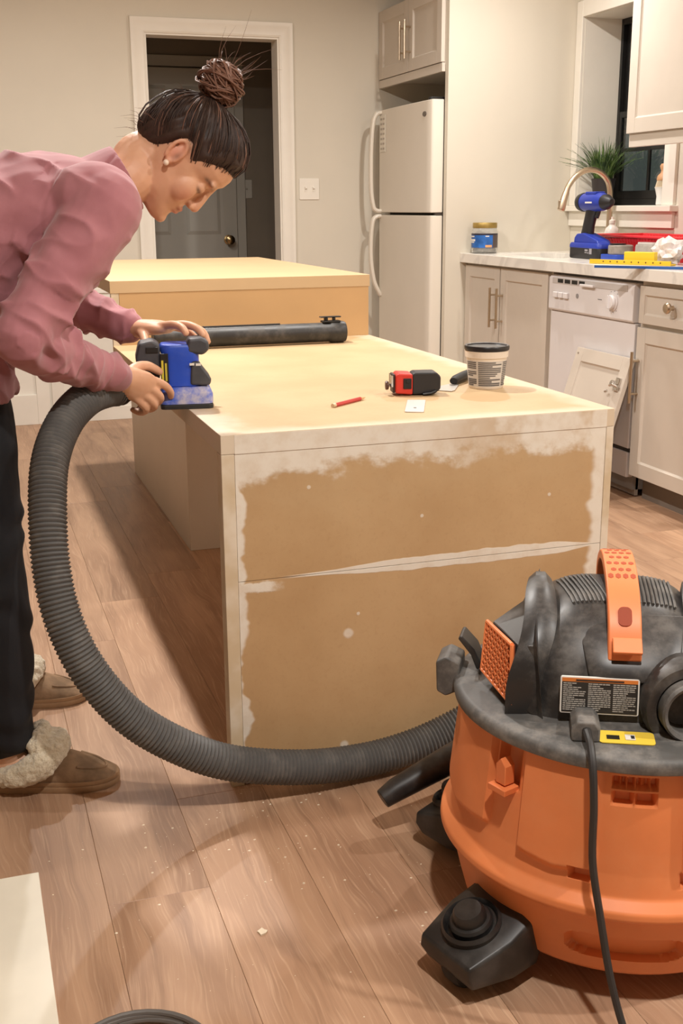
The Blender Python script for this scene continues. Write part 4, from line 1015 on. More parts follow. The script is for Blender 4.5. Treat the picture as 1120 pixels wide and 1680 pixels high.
# blue sandpaper pack with grey discs on it
sp_ = thing('sandpaper_pack', 'blue pack of sanding discs with a grey stack on top, right of the drill', 'sandpaper pack', (2.735, 4.395, ZC), 0)
MB().rings([[(x, y, z) for x, y in rrect(0.11, 0.13, 0.01)] for z in (0.0, 0.026)]).build('blue_box', mat('pack_blue', (38, 74, 176), 0.4, var=0.1), sp_, 0.003)
MB().lathe([(0.050, 0.026), (0.053, 0.030), (0.053, 0.062), (0.048, 0.066), (0.0, 0.068)], 32, (0.0, -0.01, 0)).build('disc_stack', mat('disc_grey', (140, 132, 122), 0.5, var=0.2, vscale=40), sp_, smooth=30)
MB().lathe([(0.030, 0.068), (0.036, 0.069), (0.036, 0.072), (0.0, 0.073)], 24, (-0.015, -0.01, 0)).build('dark_disc', M['blackp'], sp_)
cl = thing('plastic_case', 'flat clear grey plastic case between drill and red basket', 'case', (2.775, 4.235, ZC), 0)
MB().rings([[(x * k, y * k, z) for x, y in rrect(0.055, 0.13, 0.012)] for z, k in ((0.0, 0.96), (0.012, 1.0), (0.060, 1.0), (0.070, 0.95))]).build('case_body', mat('case_grey', (172, 166, 158), 0.25, var=0.15, vscale=20), cl, 0.003)
MB().rings([[(x * k, y * k, z) for x, y in rrect(0.045, 0.115, 0.012)] for z, k in ((0.070, 1.0), (0.080, 0.96))]).build('case_lid', mat('case_lid_grey', (196, 190, 184), 0.25), cl, 0.002)
# yellow layout square
ys = thing('layout_square', 'yellow plastic layout square lying on the counter edge', 'square', (2.585, 4.085, ZC), math.radians(17))
YL = mat('tool_yellow', (232, 190, 44), 0.4, var=0.05)
strip = MB().box(-0.165, 0.20, -0.022, 0.022, 0.0, 0.006).box(-0.165, 0.20, -0.022, -0.016, 0.006, 0.018).build('rule_arm', YL, ys, 0.001)
MB().box(-0.02, 0.115, 0.000, 0.030, 0.006, 0.050).build('fence', mat('fence_yellow', (238, 206, 52), 0.4), ys, 0.003)
for k in range(9): MB().lathe([(0.0032, 0.0), (0.0032, -0.0006)], 10, (-0.10 + k * 0.032, -0.022, 0.010), 'y').build('hole', mat('hole_brown', (96, 70, 24), 0.8), strip, smooth=0)
ys.rotation_euler[2] = math.radians(-62)
# blue yardstick hanging over the counter edge
yk = thing('yardstick', 'long blue edged metal ruler lying over the counter edge', 'ruler', (2.335, 3.920, ZC), math.atan2(-0.25, 0.227))
MB().box(0, 0.92, -0.002, 0.030, 0.0008, 0.0022).build('rule_face', mat('rule_white', (226, 224, 220), 0.35), yk)
MB().box(0, 0.92, -0.006, -0.002, 0.0, 0.010).build('blue_edge', mat('rule_blue', (44, 86, 150), 0.4), yk, 0.0008)
# red basket
rb = thing('plastic_basket', 'red slotted plastic basket against the window wall on the counter', 'basket', (2.948, 4.40, ZC))
RB = mat('basket_red', (222, 46, 56), 0.35, var=0.05)
def basket():
    mb = MB(); w0, l0, w1, l1, h = 0.105, 0.30, 0.130, 0.350, 0.098
    mb.box(-w0, w0, -l0, l0, 0.0, 0.004)
    def post(fx, fy, s=0.0035):
        a = (w0 * fx, l0 * fy); b = (w1 * fx, l1 * fy)
        mb.raw([(a[0] - s, a[1] - s, 0), (a[0] + s, a[1] - s, 0), (a[0] + s, a[1] + s, 0), (a[0] - s, a[1] + s, 0), (b[0] - s, b[1] - s, h), (b[0] + s, b[1] - s, h), (b[0] + s, b[1] + s, h), (b[0] - s, b[1] + s, h)],
               [(0, 3, 2, 1), (4, 5, 6, 7), (0, 1, 5, 4), (1, 2, 6, 5), (2, 3, 7, 6), (3, 0, 4, 7)])
    for k in range(31):
        t = -1 + 2 * k / 30; post(-1, t, 0.0048); post(1, t, 0.0048)
    for k in range(1, 11):
        t = -1 + 2 * k / 11; post(t, -1); post(t, 1)
    def hoop(z0, z1, th):
        k0, k1 = z0 / h, z1 / h
        def q(k, o): return [(sx * ((w0 + (w1 - w0) * k) + o), sy * ((l0 + (l1 - l0) * k) + o)) for sx, sy in ((-1, -1), (1, -1), (1, 1), (-1, 1))]
        A, B = q(k0, th), q(k1, th); Cc, Dd = q(k1, -th), q(k0, -th)
        vs = [(x, y, z0) for x, y in A] + [(x, y, z1) for x, y in B] + [(x, y, z1) for x, y in Cc] + [(x, y, z0) for x, y in Dd]; fs = []
        for i in range(4):
            j = (i + 1) % 4
            for r in range(4): fs.append((r * 4 + i, r * 4 + j, ((r + 1) % 4) * 4 + j, ((r + 1) % 4) * 4 + i))
        mb.raw(vs, fs)
    hoop(0.0, 0.022, 0.003); hoop(0.052, 0.060, 0.003); hoop(0.076, 0.098, 0.003)
    return mb
basket().build('basket_wall', RB, rb, smooth=25)
rim = MB()
for a, b in (((-0.134, -0.354), (0.134, -0.354)), ((0.134, -0.354), (0.134, 0.354)), ((0.134, 0.354), (-0.134, 0.354)), ((-0.134, 0.354), (-0.134, -0.354))):
    rim.tube([(a[0], a[1], 0.098), (b[0], b[1], 0.098)], 0.007, 10)
rim.build('rim', RB, rb)
# crumpled plastic bag and a dark cloth at the right edge
def lump(name, m_, parent, c, s, seed, amp=0.35, fr=9.0, sub=4, flat=False):
    bm = bmesh.new(); bmesh.ops.create_icosphere(bm, subdivisions=sub, radius=1.0)
    for v_ in bm.verts:
        p = v_.co.normalized(); o3 = Vector((seed, seed * 2.1, seed * 0.7))
        r = 1 + amp * (mnoise.turbulence(p * 1.7 + o3, 4, True) - 0.5) + 0.10 * abs(mnoise.noise(p * fr + o3))
        q = Vector((p.x * s[0], p.y * s[1], p.z * s[2])) * r
        v_.co = Vector(c) + Vector((q.x, q.y, q.z))
        if v_.co.z < 0.0005: v_.co.z = 0.0005
    me = bpy.data.meshes.new(name); bm.to_mesh(me); bm.free(); me.materials.append(m_)
    if not flat: me.shade_smooth()
    o = bpy.data.objects.new(name, me); C.objects.link(o); o.parent = parent; return o
bg_ = thing('plastic_bag', 'crumpled white plastic bag beside the yellow square on the counter', 'plastic bag', (2.735, 4.035, ZC))
lump('bag_film', mat('bag_white', (222, 212, 208), 0.3, var=0.12, vscale=30), bg_, (0, 0.0, 0.045), (0.052, 0.082, 0.055), 3.3, 0.9, 3.0, 3, True)
dc = thing('grey_cloth', 'bunched dark grey cloth at the right end of the visible counter', 'cloth', (2.760, 3.835, ZC))
lump('cloth_folds', mat('cloth_grey', (92, 88, 96), 0.85, var=0.25, vscale=40), dc, (0, 0.0, 0.040), (0.055, 0.065, 0.055), 8.1, 0.8, 3.0, 3)
# plant on the sill
pt = thing('potted_grass', 'green grass plant in a dark pot on the window sill', 'plant', (3.190, 5.312, 1.1465))
MB().lathe([(0.040, 0.0), (0.044, 0.003), (0.060, 0.125), (0.062, 0.132), (0.057, 0.133), (0.052, 0.120), (0.0, 0.118)], 32).build('pot', mat('pot_dark', (52, 46, 46), 0.5), pt, smooth=40)
gb = MB(); rr = random.Random(11)
for k in range(230):
    a = rr.uniform(0, 2 * PI); r0 = 0.045 * math.sqrt(rr.random()); le = rr.uniform(0.10, 0.235); sp = rr.uniform(0.02, 0.155) * (0.4 + r0 / 0.045)
    b0 = Vector((r0 * math.cos(a), r0 * math.sin(a), 0.118)); a2 = a + rr.uniform(-0.6, 0.6)
    dx, dy = math.cos(a2) * sp, math.sin(a2) * sp
    wv_ = Vector((-math.sin(a2), math.cos(a2), 0)); R = []
    for i in range(6):
        t = i / 5
        p = b0 + Vector((dx * t ** 1.8, dy * t ** 1.8, le * t * (1 - 0.28 * (sp / 0.16) * t)))
        p.x = min(p.x, 0.098); p.y = min(p.y, 0.080)
        w2 = 0.0036 * (1 - t ** 2) + 0.0003
        R.append([p - wv_ * w2, p + Vector((0, 0, 0.0012)), p + wv_ * w2])
    gb.rings(R, False, False, False)
gg = G('grass_leaf'); nn_ = gg.noise(22, 2); gg.color(gg.mix(gg.step(nn_, 0.3, 0.7), lin((38, 66, 34)), lin((112, 142, 74)))); gg.rough(0.5)
go = gb.build('grass_blades', gg.m, pt, smooth=60); go['kind'] = 'stuff'
# dish brush in a white holder on the sill
db = thing('dish_brush', 'wooden dish brush with pale bristles resting on white holder by the window', 'brush', (3.195, 4.785, 1.1465))
MB().lathe([(0.026, 0.0), (0.030, 0.004), (0.028, 0.040), (0.036, 0.074), (0.040, 0.082), (0.034, 0.083), (0.0, 0.070)], 28).build('holder', mat('holder_white', (232, 228, 222), 0.35), db, smooth=40)
bw = MB().lathe([(0.030, 0.112), (0.032, 0.118), (0.028, 0.134), (0.016, 0.146), (0.013, 0.156), (0.018, 0.168), (0.020, 0.178), (0.014, 0.188), (0.0, 0.190)], 28)
bw.build('wood_head', mat('brush_wood', (206, 156, 112), 0.5, var=0.08), db, smooth=60)
br_ = MB()
for k in range(46):
    a = 2 * PI * k / 46; a1 = a
    for rr0, rr1 in ((0.027, 0.036), (0.018, 0.024)):
        br_.tube([(rr0 * math.cos(a), rr0 * math.sin(a), 0.114), (rr1 * math.cos(a), rr1 * math.sin(a), 0.080)], 0.0013, 5)
bo = br_.build('bristles', mat('bristle', (226, 208, 178), 0.7), db); bo['kind'] = 'stuff'

# ================================================================== things on the floor
mbx = tag(box('marble_board', mat('cream_marble', (232, 226, 208), 0.3, var=0.05, vscale=5), -0.30, 0.047, 1.10, 1.862, 0.0, 0.011, bevel=0.001), 'flat white marble look board lying on the floor at the lower left', 'board')
cr = thing('cable_coil', 'thin grey cable looped on the floor at the bottom edge', 'cable', (0.145, 1.318, 0.0))
cpt = []
for k in range(90):
    a = 2 * PI * k / 36 + 0.8; r = 0.104 + 0.0035 * math.sin(a * 0.4) + 0.010 * (k / 90)
    cpt.append((r * math.cos(a), r * 1.05 * math.sin(a), 0.0055 + 0.006 * smoothstep(25, 45, k) + 0.004 * smoothstep(60, 80, k)))
MB().tube(cpt, 0.0045, 8).build('cable', mat('cable_grey', (96, 92, 88), 0.45), cr)
M['chip'] = mat('filler_chip', (236, 222, 196), 0.7)
ch = MB(); rr = random.Random(21)
c0 = (0.383, 1.578)
ch.rings([[(c0[0] + r * math.cos(a), c0[1] + r * math.sin(a), z) for a, r in [(2 * PI * k / 9, (0.009, 0.006, 0.010, 0.007, 0.0085, 0.006, 0.0095, 0.007, 0.0075)[k]) for k in range(9)]] for z in (0.0, 0.003)])
tag(ch.build('filler_flake', M['chip'], smooth=20), 'largest pale flake of dried filler on the floorboards', 'flake')
ch = MB()
def crumb(x, y, s):
    a = rr.uniform(0, PI); n = rr.choice((4, 5, 6)); h = s * rr.uniform(0.3, 0.7)
    ch.rings([[(x + s * k2 * (1.0 + 0.6 * rr.random()) * math.cos(a + 2 * PI * k / n), y + s * k2 * math.sin(a + 2 * PI * k / n), z) for k in range(n)] for z, k2 in ((0.0, 1.0), (h, 0.6))])
for k in range(230):
    t = rr.random()
    if t < 0.55: x, y = rr.gauss(0.42, 0.16), rr.gauss(1.84, 0.11)
    elif t < 0.75: x, y = rr.gauss(0.55, 0.2), rr.gauss(1.6, 0.15)
    elif t < 0.87: x, y = rr.gauss(0.47, 0.06), rr.gauss(2.15, 0.10)
    else: x, y = rr.uniform(-0.1, 1.2), rr.uniform(1.2, 3.2)
    if y > 2.05 and x > 0.44: continue
    if x < 0.06 and y < 1.88: continue
    if x < 0.26 and y > 2.0: continue
    crumb(x, y, rr.choice((0.0006, 0.0007, 0.0008, 0.0010, 0.0014, 0.0022)))
co_ = tag(ch.build('filler_crumbs', M['chip'], smooth=0), 'scattered pale crumbs of sanded filler on the floorboards', 'crumbs'); co_['kind'] = 'stuff'

# ================================================================== the person
def ell(c, r, rot=None, n=16, m=12):
    mb = MB(); R = []
    for i in range(m + 1):
        t = PI * i / m
        R.append([(r[0] * max(math.sin(t), 0.02) * math.cos(2 * PI * j / n), r[1] * max(math.sin(t), 0.02) * math.sin(2 * PI * j / n), -r[2] * math.cos(t)) for j in range(n)])
    mb.rings(R); Mx = Matrix.Translation(c)
    if rot is not None: Mx = Mx @ rot
    return mb.xf(Mx)
def chain(pts, n=18, k=6, ref=(0, 1, 0), caps=True):
    """smooth tapered tube; pts = (x,y,z, ra[, rb]); ra is measured along ref, rb across"""
    P = catmull([p[:3] for p in pts], k); Q = catmull([(p[3], p[4] if len(p) > 4 else p[3], 0) for p in pts], k)
    R = []; ref = Vector(ref)
    for i, p in enumerate(P):
        t = (P[min(i + 1, len(P) - 1)] - P[max(i - 1, 0)]).normalized()
        a = (ref - t * ref.dot(t)).normalized(); b = t.cross(a)
        R.append([p + a * (Q[i].x * math.cos(2 * PI * j / n)) + b * (Q[i].y * math.sin(2 * PI * j / n)) for j in range(n)])
    def dome(i, sgn):
        p = P[i]; t = (P[1] - P[0]).normalized() if i == 0 else (P[-1] - P[-2]).normalized(); rr_ = min(Q[i].x, Q[i].y)
        out = []
        for q in (0.35, 0.7, 0.92):
            s = math.sqrt(1 - q * q); out.append([p + (v_ - p) * s + t * (sgn * rr_ * q) for v_ in R[i]])
        return out
    if caps:
        d0 = dome(0, -1)[::-1]; d1 = dome(len(P) - 1, 1); R = d0 + R + d1
    return MB().rings(R)
def fuse(parts, voxel, smooth=4, name='fused', fac=0.5):
    mb = MB()
    for p in parts: mb.join(p)
    me = bpy.data.meshes.new(name); me.from_pydata(mb.v, [], mb.f)
    bm = bmesh.new(); bm.from_mesh(me); bmesh.ops.recalc_face_normals(bm, faces=bm.faces); bm.to_mesh(me); bm.free()
    o = bpy.data.objects.new(name + '_tmp', me); C.objects.link(o)
    r = o.modifiers.new('r', 'REMESH'); r.mode = 'VOXEL'; r.voxel_size = voxel; r.use_smooth_shade = True
    s = o.modifiers.new('s', 'SMOOTH'); s.factor = fac; s.iterations = smooth
    dg = bpy.context.evaluated_depsgraph_get(); out = bpy.data.meshes.new_from_object(o.evaluated_get(dg))
    bpy.data.objects.remove(o); out.name = name; return out
def link(name, me, m_, parent):
    me.materials.clear()
    for q in (m_ if isinstance(m_, list) else [m_]): me.materials.append(q)
    me.shade_smooth(); o = bpy.data.objects.new(name, me); C.objects.link(o); o.parent = parent; return o
def coords(me):
    a = np.empty(len(me.vertices) * 3); me.vertices.foreach_get('co', a); return a.reshape(-1, 3)
def setco(me, a): me.vertices.foreach_set('co', a.ravel()); me.update()

per = thing('person', 'person in a mauve top and black pants bending over the island to sand it', 'person')
# ---- head frame
HS = 0.94
pit, yaw = math.radians(63), math.radians(-14)
Fv = Vector((math.cos(pit) * math.cos(yaw), math.cos(pit) * math.sin(yaw), -math.sin(pit)))
Uv = Vector((math.sin(pit) * math.cos(yaw), math.sin(pit) * math.sin(yaw), math.cos(pit)))
Lv = Uv.cross(Fv)
HC = Vector((0.4552, 2.345, 1.2451))
HM = Matrix.Translation(HC) @ Matrix((Fv, Lv, Uv)).transposed().to_4x4() @ Matrix.Scale(HS, 4)
HMi = HM.inverted()
hl = [  # z, x front, x back, half width
    (-0.122, 0.070, 0.030, 0.016), (-0.116, 0.082, 0.016, 0.028), (-0.106, 0.087, -0.004, 0.037), (-0.094, 0.085, -0.026, 0.048), (-0.082, 0.082, -0.038, 0.055),
    (-0.066, 0.083, -0.048, 0.060), (-0.050, 0.083, -0.060, 0.064), (-0.030, 0.081, -0.076, 0.0655), (-0.010, 0.079, -0.088, 0.069), (0.006, 0.077, -0.096, 0.071),
    (0.022, 0.084, -0.101, 0.073), (0.042, 0.090, -0.103, 0.0745), (0.062, 0.087, -0.099, 0.072), (0.082, 0.075, -0.088, 0.064), (0.098, 0.057, -0.070, 0.051), (0.109, 0.034, -0.046, 0.034), (0.115, 0.010, -0.020, 0.015)]
def headloft(off=0.0, n=40):
    R = []
    for z, xf_, xb_, w_ in hl:
        mid, hf = (xf_ + xb_) / 2, (xf_ - xb_) / 2 + off
        ring = []
        for j in range(n):
            t = 2 * PI * j / n; c, s = math.cos(t), math.sin(t); e = 2.25
            cx = math.copysign(abs(c) ** (2 / e), c); sy = math.copysign(abs(s) ** (2 / e), s)
            tp_ = 1 - 0.20 * max(0, c) ** 2 * (1.0 if z < 0.02 else 0.5)
            ring.append((mid + hf * cx, (w_ + off) * sy * tp_, z * (1 + off * 6) + (off if z > 0.08 else 0)))
        R.append(ring)
    return MB().rings(R)
hp = [headloft()]
hp += [chain([(0.078, 0, 0.024, 0.010), (0.083, 0, 0.006, 0.010), (0.091, 0, -0.014, 0.0105), (0.0965, 0, -0.031, 0.0115)], 12, 4),
       ell((0.088, 0.011, -0.037), (0.011, 0.008, 0.008)), ell((0.088, -0.011, -0.037), (0.011, 0.008, 0.008)),
       ell((0.0835, 0, -0.060), (0.0085, 0.023, 0.0055)), ell((0.0825, 0, -0.071), (0.0090, 0.020, 0.0065)),
       ell((0.079, 0, -0.105), (0.013, 0.018, 0.013))]
for s in (-1, 1):
    hp += [ell((0.0655, s * 0.031, 0.000), (0.0145, 0.016, 0.0125)), ell((0.046, s * 0.038, -0.030), (0.032, 0.027, 0.036)), ell((0.076, s * 0.030, 0.026), (0.010, 0.020, 0.007))]
    # ear: rim loop, inner bowl and lobe
    er = []
    for k in range(13):
        a = math.radians(-60 + k * 25)
        er.append((-0.016 - 0.0145 * math.cos(a) * 1.0 - 0.004 * math.sin(a), s * (0.0755 + 0.006 * max(0, math.cos(a))), -0.006 + 0.027 * math.sin(a), 0.0045))
    hp.append(chain(er, 10, 3, ref=(1, 0, 0)))
    hp += [ell((-0.014, s * 0.0715, -0.010), (0.013, 0.006, 0.024)), ell((-0.008, s * 0.0735, -0.032), (0.007, 0.005, 0.009))]
for q in hp: q.xf(HM)
# ---- whole body under the clothes, one continuous surface
YC = 2.35
neck_top = HM @ Vector((-0.030, 0, -0.055))
body = list(hp)
body += [chain([(0.290, YC, 1.180, 0.056, 0.050), (0.345, YC - 0.002, 1.210, 0.052, 0.052), tuple((HM @ Vector((-0.040, 0, -0.085)))[:]) + (0.050, 0.054), tuple(neck_top) + (0.050, 0.052)], 18, 6),
         chain([(-0.05, YC, 0.85, 0.13, 0.085), (-0.02, YC, 0.97, 0.13, 0.09), (0.06, YC, 1.07, 0.14, 0.10), (0.18, YC, 1.12, 0.145, 0.10), (0.28, YC, 1.165, 0.12, 0.075)], 20, 5)]
RW = Vector((0.296, 2.312, 0.820))
Rsh, Rel = (0.268, 2.190, 1.158), (0.105, 2.105, 0.930)
Lsh, Lel = (0.268, 2.510, 1.158), (0.165, 2.655, 0.985)
LW = Vector((0.365, 2.545, 0.890))
body += [chain([Rsh + (0.050,), (0.19, 2.145, 1.05, 0.043), Rel + (0.040,)], 14, 5), chain([Rel + (0.038,), (0.20, 2.21, 0.875, 0.036), tuple(RW) + (0.0265, 0.021)], 14, 5),
         chain([Lsh + (0.050,), (0.22, 2.59, 1.07, 0.043), Lel + (0.040,)], 14, 5), chain([Lel + (0.038,), (0.27, 2.60, 0.935, 0.036), tuple(LW) + (0.0265, 0.021)], 14, 5)]
# right hand, closed round the dust port
def finger(pts, r0, r1):
    n = len(pts); return chain([tuple(p) + (r0 + (r1 - r0) * i / (n - 1),) for i, p in enumerate(pts)], 10, 4)
kn_i, kn_m, kn_r, kn_p = (0.366, 2.342, 0.806), (0.362, 2.338, 0.789), (0.352, 2.336, 0.774), (0.339, 2.335, 0.763)
body += [chain([tuple(RW) + (0.022, 0.026), (0.318, 2.325, 0.808, 0.019, 0.032), (0.342, 2.335, 0.794, 0.017, 0.036), (0.357, 2.341, 0.787, 0.0125, 0.033)], 16, 6, ref=(0.1, 1, 0.1)),
         finger([(0.345, 2.338, 0.803), kn_i, (0.394, 2.352, 0.792), (0.408, 2.366, 0.776), (0.411, 2.378, 0.764)], 0.0105, 0.0075),
         finger([(0.34, 2.336, 0.793), kn_m, (0.384, 2.350, 0.768), (0.378, 2.374, 0.752), (0.362, 2.386, 0.750)], 0.0108, 0.0078),
         finger([(0.335, 2.335, 0.783), kn_r, (0.371, 2.348, 0.752), (0.362, 2.372, 0.740), (0.346, 2.384, 0.743)], 0.0102, 0.0075),
         finger([(0.328, 2.333, 0.776), kn_p, (0.353, 2.346, 0.744), (0.343, 2.368, 0.735), (0.330, 2.378, 0.740)], 0.0092, 0.0068),
         finger([(0.316, 2.330, 0.822), (0.336, 2.350, 0.832), (0.362, 2.372, 0.832), (0.382, 2.386, 0.822), (0.392, 2.392, 0.815)], 0.0125, 0.0085)]
# left hand, over the top of the sander
body += [chain([tuple(LW) + (0.026, 0.022), (0.388, 2.522, 0.896, 0.032, 0.018), (0.412, 2.500, 0.897, 0.036, 0.016), (0.428, 2.487, 0.896, 0.033, 0.012)], 16, 6, ref=(0.68, 0.72, 0)),
         finger([(0.400, 2.490, 0.899), (0.420, 2.472, 0.9035), (0.436, 2.440, 0.908), (0.447, 2.412, 0.904), (0.452, 2.396, 0.894)], 0.0105, 0.0078),
         finger([(0.412, 2.497, 0.899), (0.437, 2.480, 0.9025), (0.462, 2.455, 0.906), (0.482, 2.432, 0.900), (0.492, 2.418, 0.886)], 0.0105, 0.0078),
         finger([(0.420, 2.506, 0.898), (0.447, 2.495, 0.901), (0.478, 2.480, 0.900), (0.502, 2.462, 0.888), (0.509, 2.448, 0.868)], 0.0102, 0.0075),
         finger([(0.424, 2.515, 0.895), (0.448, 2.512, 0.895), (0.476, 2.505, 0.886), (0.497, 2.490, 0.866), (0.502, 2.478, 0.848)], 0.0092, 0.0068),
         finger([(0.372, 2.515, 0.890), (0.376, 2.488, 0.884), (0.376, 2.462, 0.872), (0.374, 2.444, 0.860)], 0.0125, 0.0085)]
# legs and feet
body += [chain([(-0.02, 2.285, 0.83, 0.082), (-0.006, 2.245, 0.66, 0.070), (0.0, 2.20, 0.46, 0.055), (0.0, 2.205, 0.28, 0.050), (0.012, 2.213, 0.10, 0.036)], 16, 6),
         chain([(-0.02, 2.415, 0.83, 0.082), (-0.006, 2.46, 0.66, 0.070), (0.0, 2.52, 0.46, 0.055), (-0.005, 2.585, 0.28, 0.050), (0.000, 2.640, 0.10, 0.036)], 16, 6),
         chain([(-0.012, 2.224, 0.052, 0.030), (0.02, 2.214, 0.062, 0.036), (0.07, 2.202, 0.052, 0.030, 0.026), (0.12, 2.190, 0.038, 0.030, 0.014), (0.16, 2.181, 0.032, 0.022, 0.009)], 14, 6),
         chain([(-0.022, 2.644, 0.052, 0.030), (0.01, 2.640, 0.062, 0.036), (0.06, 2.632, 0.052, 0.030, 0.026), (0.11, 2.626, 0.038, 0.030, 0.014), (0.15, 2.620, 0.032, 0.022, 0.009)], 14, 6),
         chain([(0.012, 2.213, 0.11, 0.036), (0.008, 2.216, 0.06, 0.036)], 12, 3), chain([(0.0, 2.640, 0.11, 0.036), (-0.004, 2.642, 0.06, 0.036)], 12, 3)]
me = fuse(body, 0.0030, 3, 'body', 0.4)
co3 = coords(me)
Hi = np.array(HMi); loc3 = co3 @ Hi[:3, :3].T + Hi[:3, 3]
def gau(c, r): return np.exp(-(((loc3 - np.array(c)) / np.array(r)) ** 2).sum(1))
lips = np.clip(np.maximum(gau((0.091, 0, -0.060), (0.010, 0.020, 0.0055)), gau((0.089, 0, -0.072), (0.010, 0.017, 0.0060))) * 1.3, 0, 1)
dark = np.zeros(len(co3)); blush = np.zeros(len(co3))
for s in (-1, 1):
    for k in range(7):      # brow arc and lash line
        t = k / 6
        dark = np.maximum(dark, 0.72 * gau((0.086 - 0.022 * t, s * (0.014 + 0.034 * t), 0.021 + 0.006 * math.sin(PI * t)), (0.014, 0.007, 0.0045)))
        dark = np.maximum(dark, 0.95 * gau((0.080 - 0.014 * t, s * (0.019 + 0.025 * t), -0.0055 - 0.002 * math.sin(PI * t)), (0.012, 0.005, 0.0036)))
    blush = np.maximum(blush, gau((0.065, s * 0.048, -0.034), (0.03, 0.02, 0.02)) * 0.6)
    blush = np.maximum(blush, gau((-0.014, s * 0.077, -0.008), (0.02, 0.012, 0.03)) * 0.7)
    dark = np.maximum(dark, 0.45 * gau((-0.006, s * 0.077, -0.010), (0.006, 0.004, 0.011)))
    dark = np.maximum(dark, 0.5 * gau((0.094, s * 0.006, -0.0425), (0.004, 0.003, 0.003)))
blush = np.maximum(blush, gau((0.105, 0, -0.034), (0.014, 0.014, 0.012)) * 0.5)
mouth = 0.6 * gau((0.092, 0, -0.0660), (0.010, 0.021, 0.0018))
dark = np.maximum(dark, mouth)
col = np.ones((len(co3), 4)); col[:, 0] = lips; col[:, 1] = dark; col[:, 2] = blush
at = me.color_attributes.new('marks', 'FLOAT_COLOR', 'POINT'); at.data.foreach_set('color', col.astype(np.float32).ravel())
g = G('skin'); an = g.n('ShaderNodeAttribute', attribute_name='marks'); sp3 = g.n('ShaderNodeSeparateColor'); g.link(an.outputs['Color'], sp3.inputs[0])
c = g.mix(g.step(g.noise(18, 3), 0.3, 0.7), lin((206, 156, 124)), lin((216, 168, 136)))
c = g.mix(g.mul(sp3.outputs[2], 0.7), c, lin((204, 120, 100)))
c = g.mix(g.mul(sp3.outputs[0], 0.9), c, lin((178, 88, 80)))
c = g.mix(sp3.outputs[1], c, lin((48, 30, 24)))
g.color(c); g.rough(0.5); g.b.inputs['Subsurface Weight'].default_value = 0.08; g.b.inputs['Subsurface Radius'].default_value = (0.01, 0.004, 0.002); g.b.inputs['Subsurface Scale'].default_value = 0.5
g.bump(g.noise(320, 2), 0.06, 0.001)
link('body', me, g.m, per)
# pearl earring
for s in (-1, 1):
    p = HM @ Vector((-0.006, s * 0.0805, -0.036))
    ell(tuple(p), (0.0058,) * 3).build('earring', mat('pearl', (236, 214, 192), 0.2), per)

# ---- hair
thr = [(-0.14, -0.085), (-0.085, -0.074), (-0.062, -0.066), (-0.046, -0.036), (-0.036, -0.004), (-0.026, 0.024), (0.000, 0.028), (0.010, 0.012), (0.018, 0.006), (0.028, 0.026), (0.046, 0.046), (0.064, 0.064), (0.080, 0.076), (0.12, 0.080)]
def hairline(x):
    for (a, za), (b, zb) in zip(thr, thr[1:]):
        if x <= b: return za + (zb - za) * max(0, (x - a)) / (b - a)
    return thr[-1][1]
cap = fuse([headloft(0.008), ell((-0.040, 0, 0.030), (0.086, 0.080, 0.088)), ell((-0.066, 0, -0.012), (0.056, 0.060, 0.062))], 0.0035, 8, 'hair_cap')
bm = bmesh.new(); bm.from_mesh(cap)
from mathutils.bvhtree import BVHTree
bvh = BVHTree.FromBMesh(bm)
BUN = Vector((-0.082, 0.0, 0.108))
kill = [f for f in bm.faces if f.calc_center_median().z < hairline(f.calc_center_median().x)]
bmesh.ops.delete(bm, geom=kill, context='FACES')
for v_ in bm.verts:
    d = v_.co - BUN; u = math.atan2(d.y, d.x) * 9 + d.length * 20
    edge = smoothstep(0.0, 0.030, v_.co.z - hairline(v_.co.x))
    v_.co += v_.co.normalized() * (0.0018 * math.sin(u * 2.3) + 0.003 * mnoise.noise(v_.co * 40)) * edge - v_.co.normalized() * 0.0105 * (1 - edge)
bm.transform(HM); bm.to_mesh(cap); bm.free()
def hair_mat(name, a, b):
    g = G(name); n = g.noise(1.0, 5, 0.7, g.map((220, 220, 60))); n2 = g.noise(24, 3)
    g.color(g.mix(g.mul(g.add(n, n2), 0.5), lin(a), lin(b))); g.rough(0.55); g.b.inputs['Specular IOR Level'].default_value = 0.35; g.bump(n, 0.3, 0.002); return g.m
M['hair'] = hair_mat('hair_dark', (34, 24, 20), (72, 52, 42)); M['hair2'] = hair_mat('hair_light', (66, 42, 34), (150, 110, 90))
hair = link('hair', cap, M['hair'], per)
rr = random.Random(4)
def surf(dv, off):
    hit = bvh.ray_cast(Vector((-0.005, 0, 0.03)), dv.normalized())
    return hit[0] + dv.normalized() * off if hit[0] else None
locks = MB(); lights = MB()
cen = Vector((-0.005, 0, 0.03)); bd = (BUN - cen).normalized()
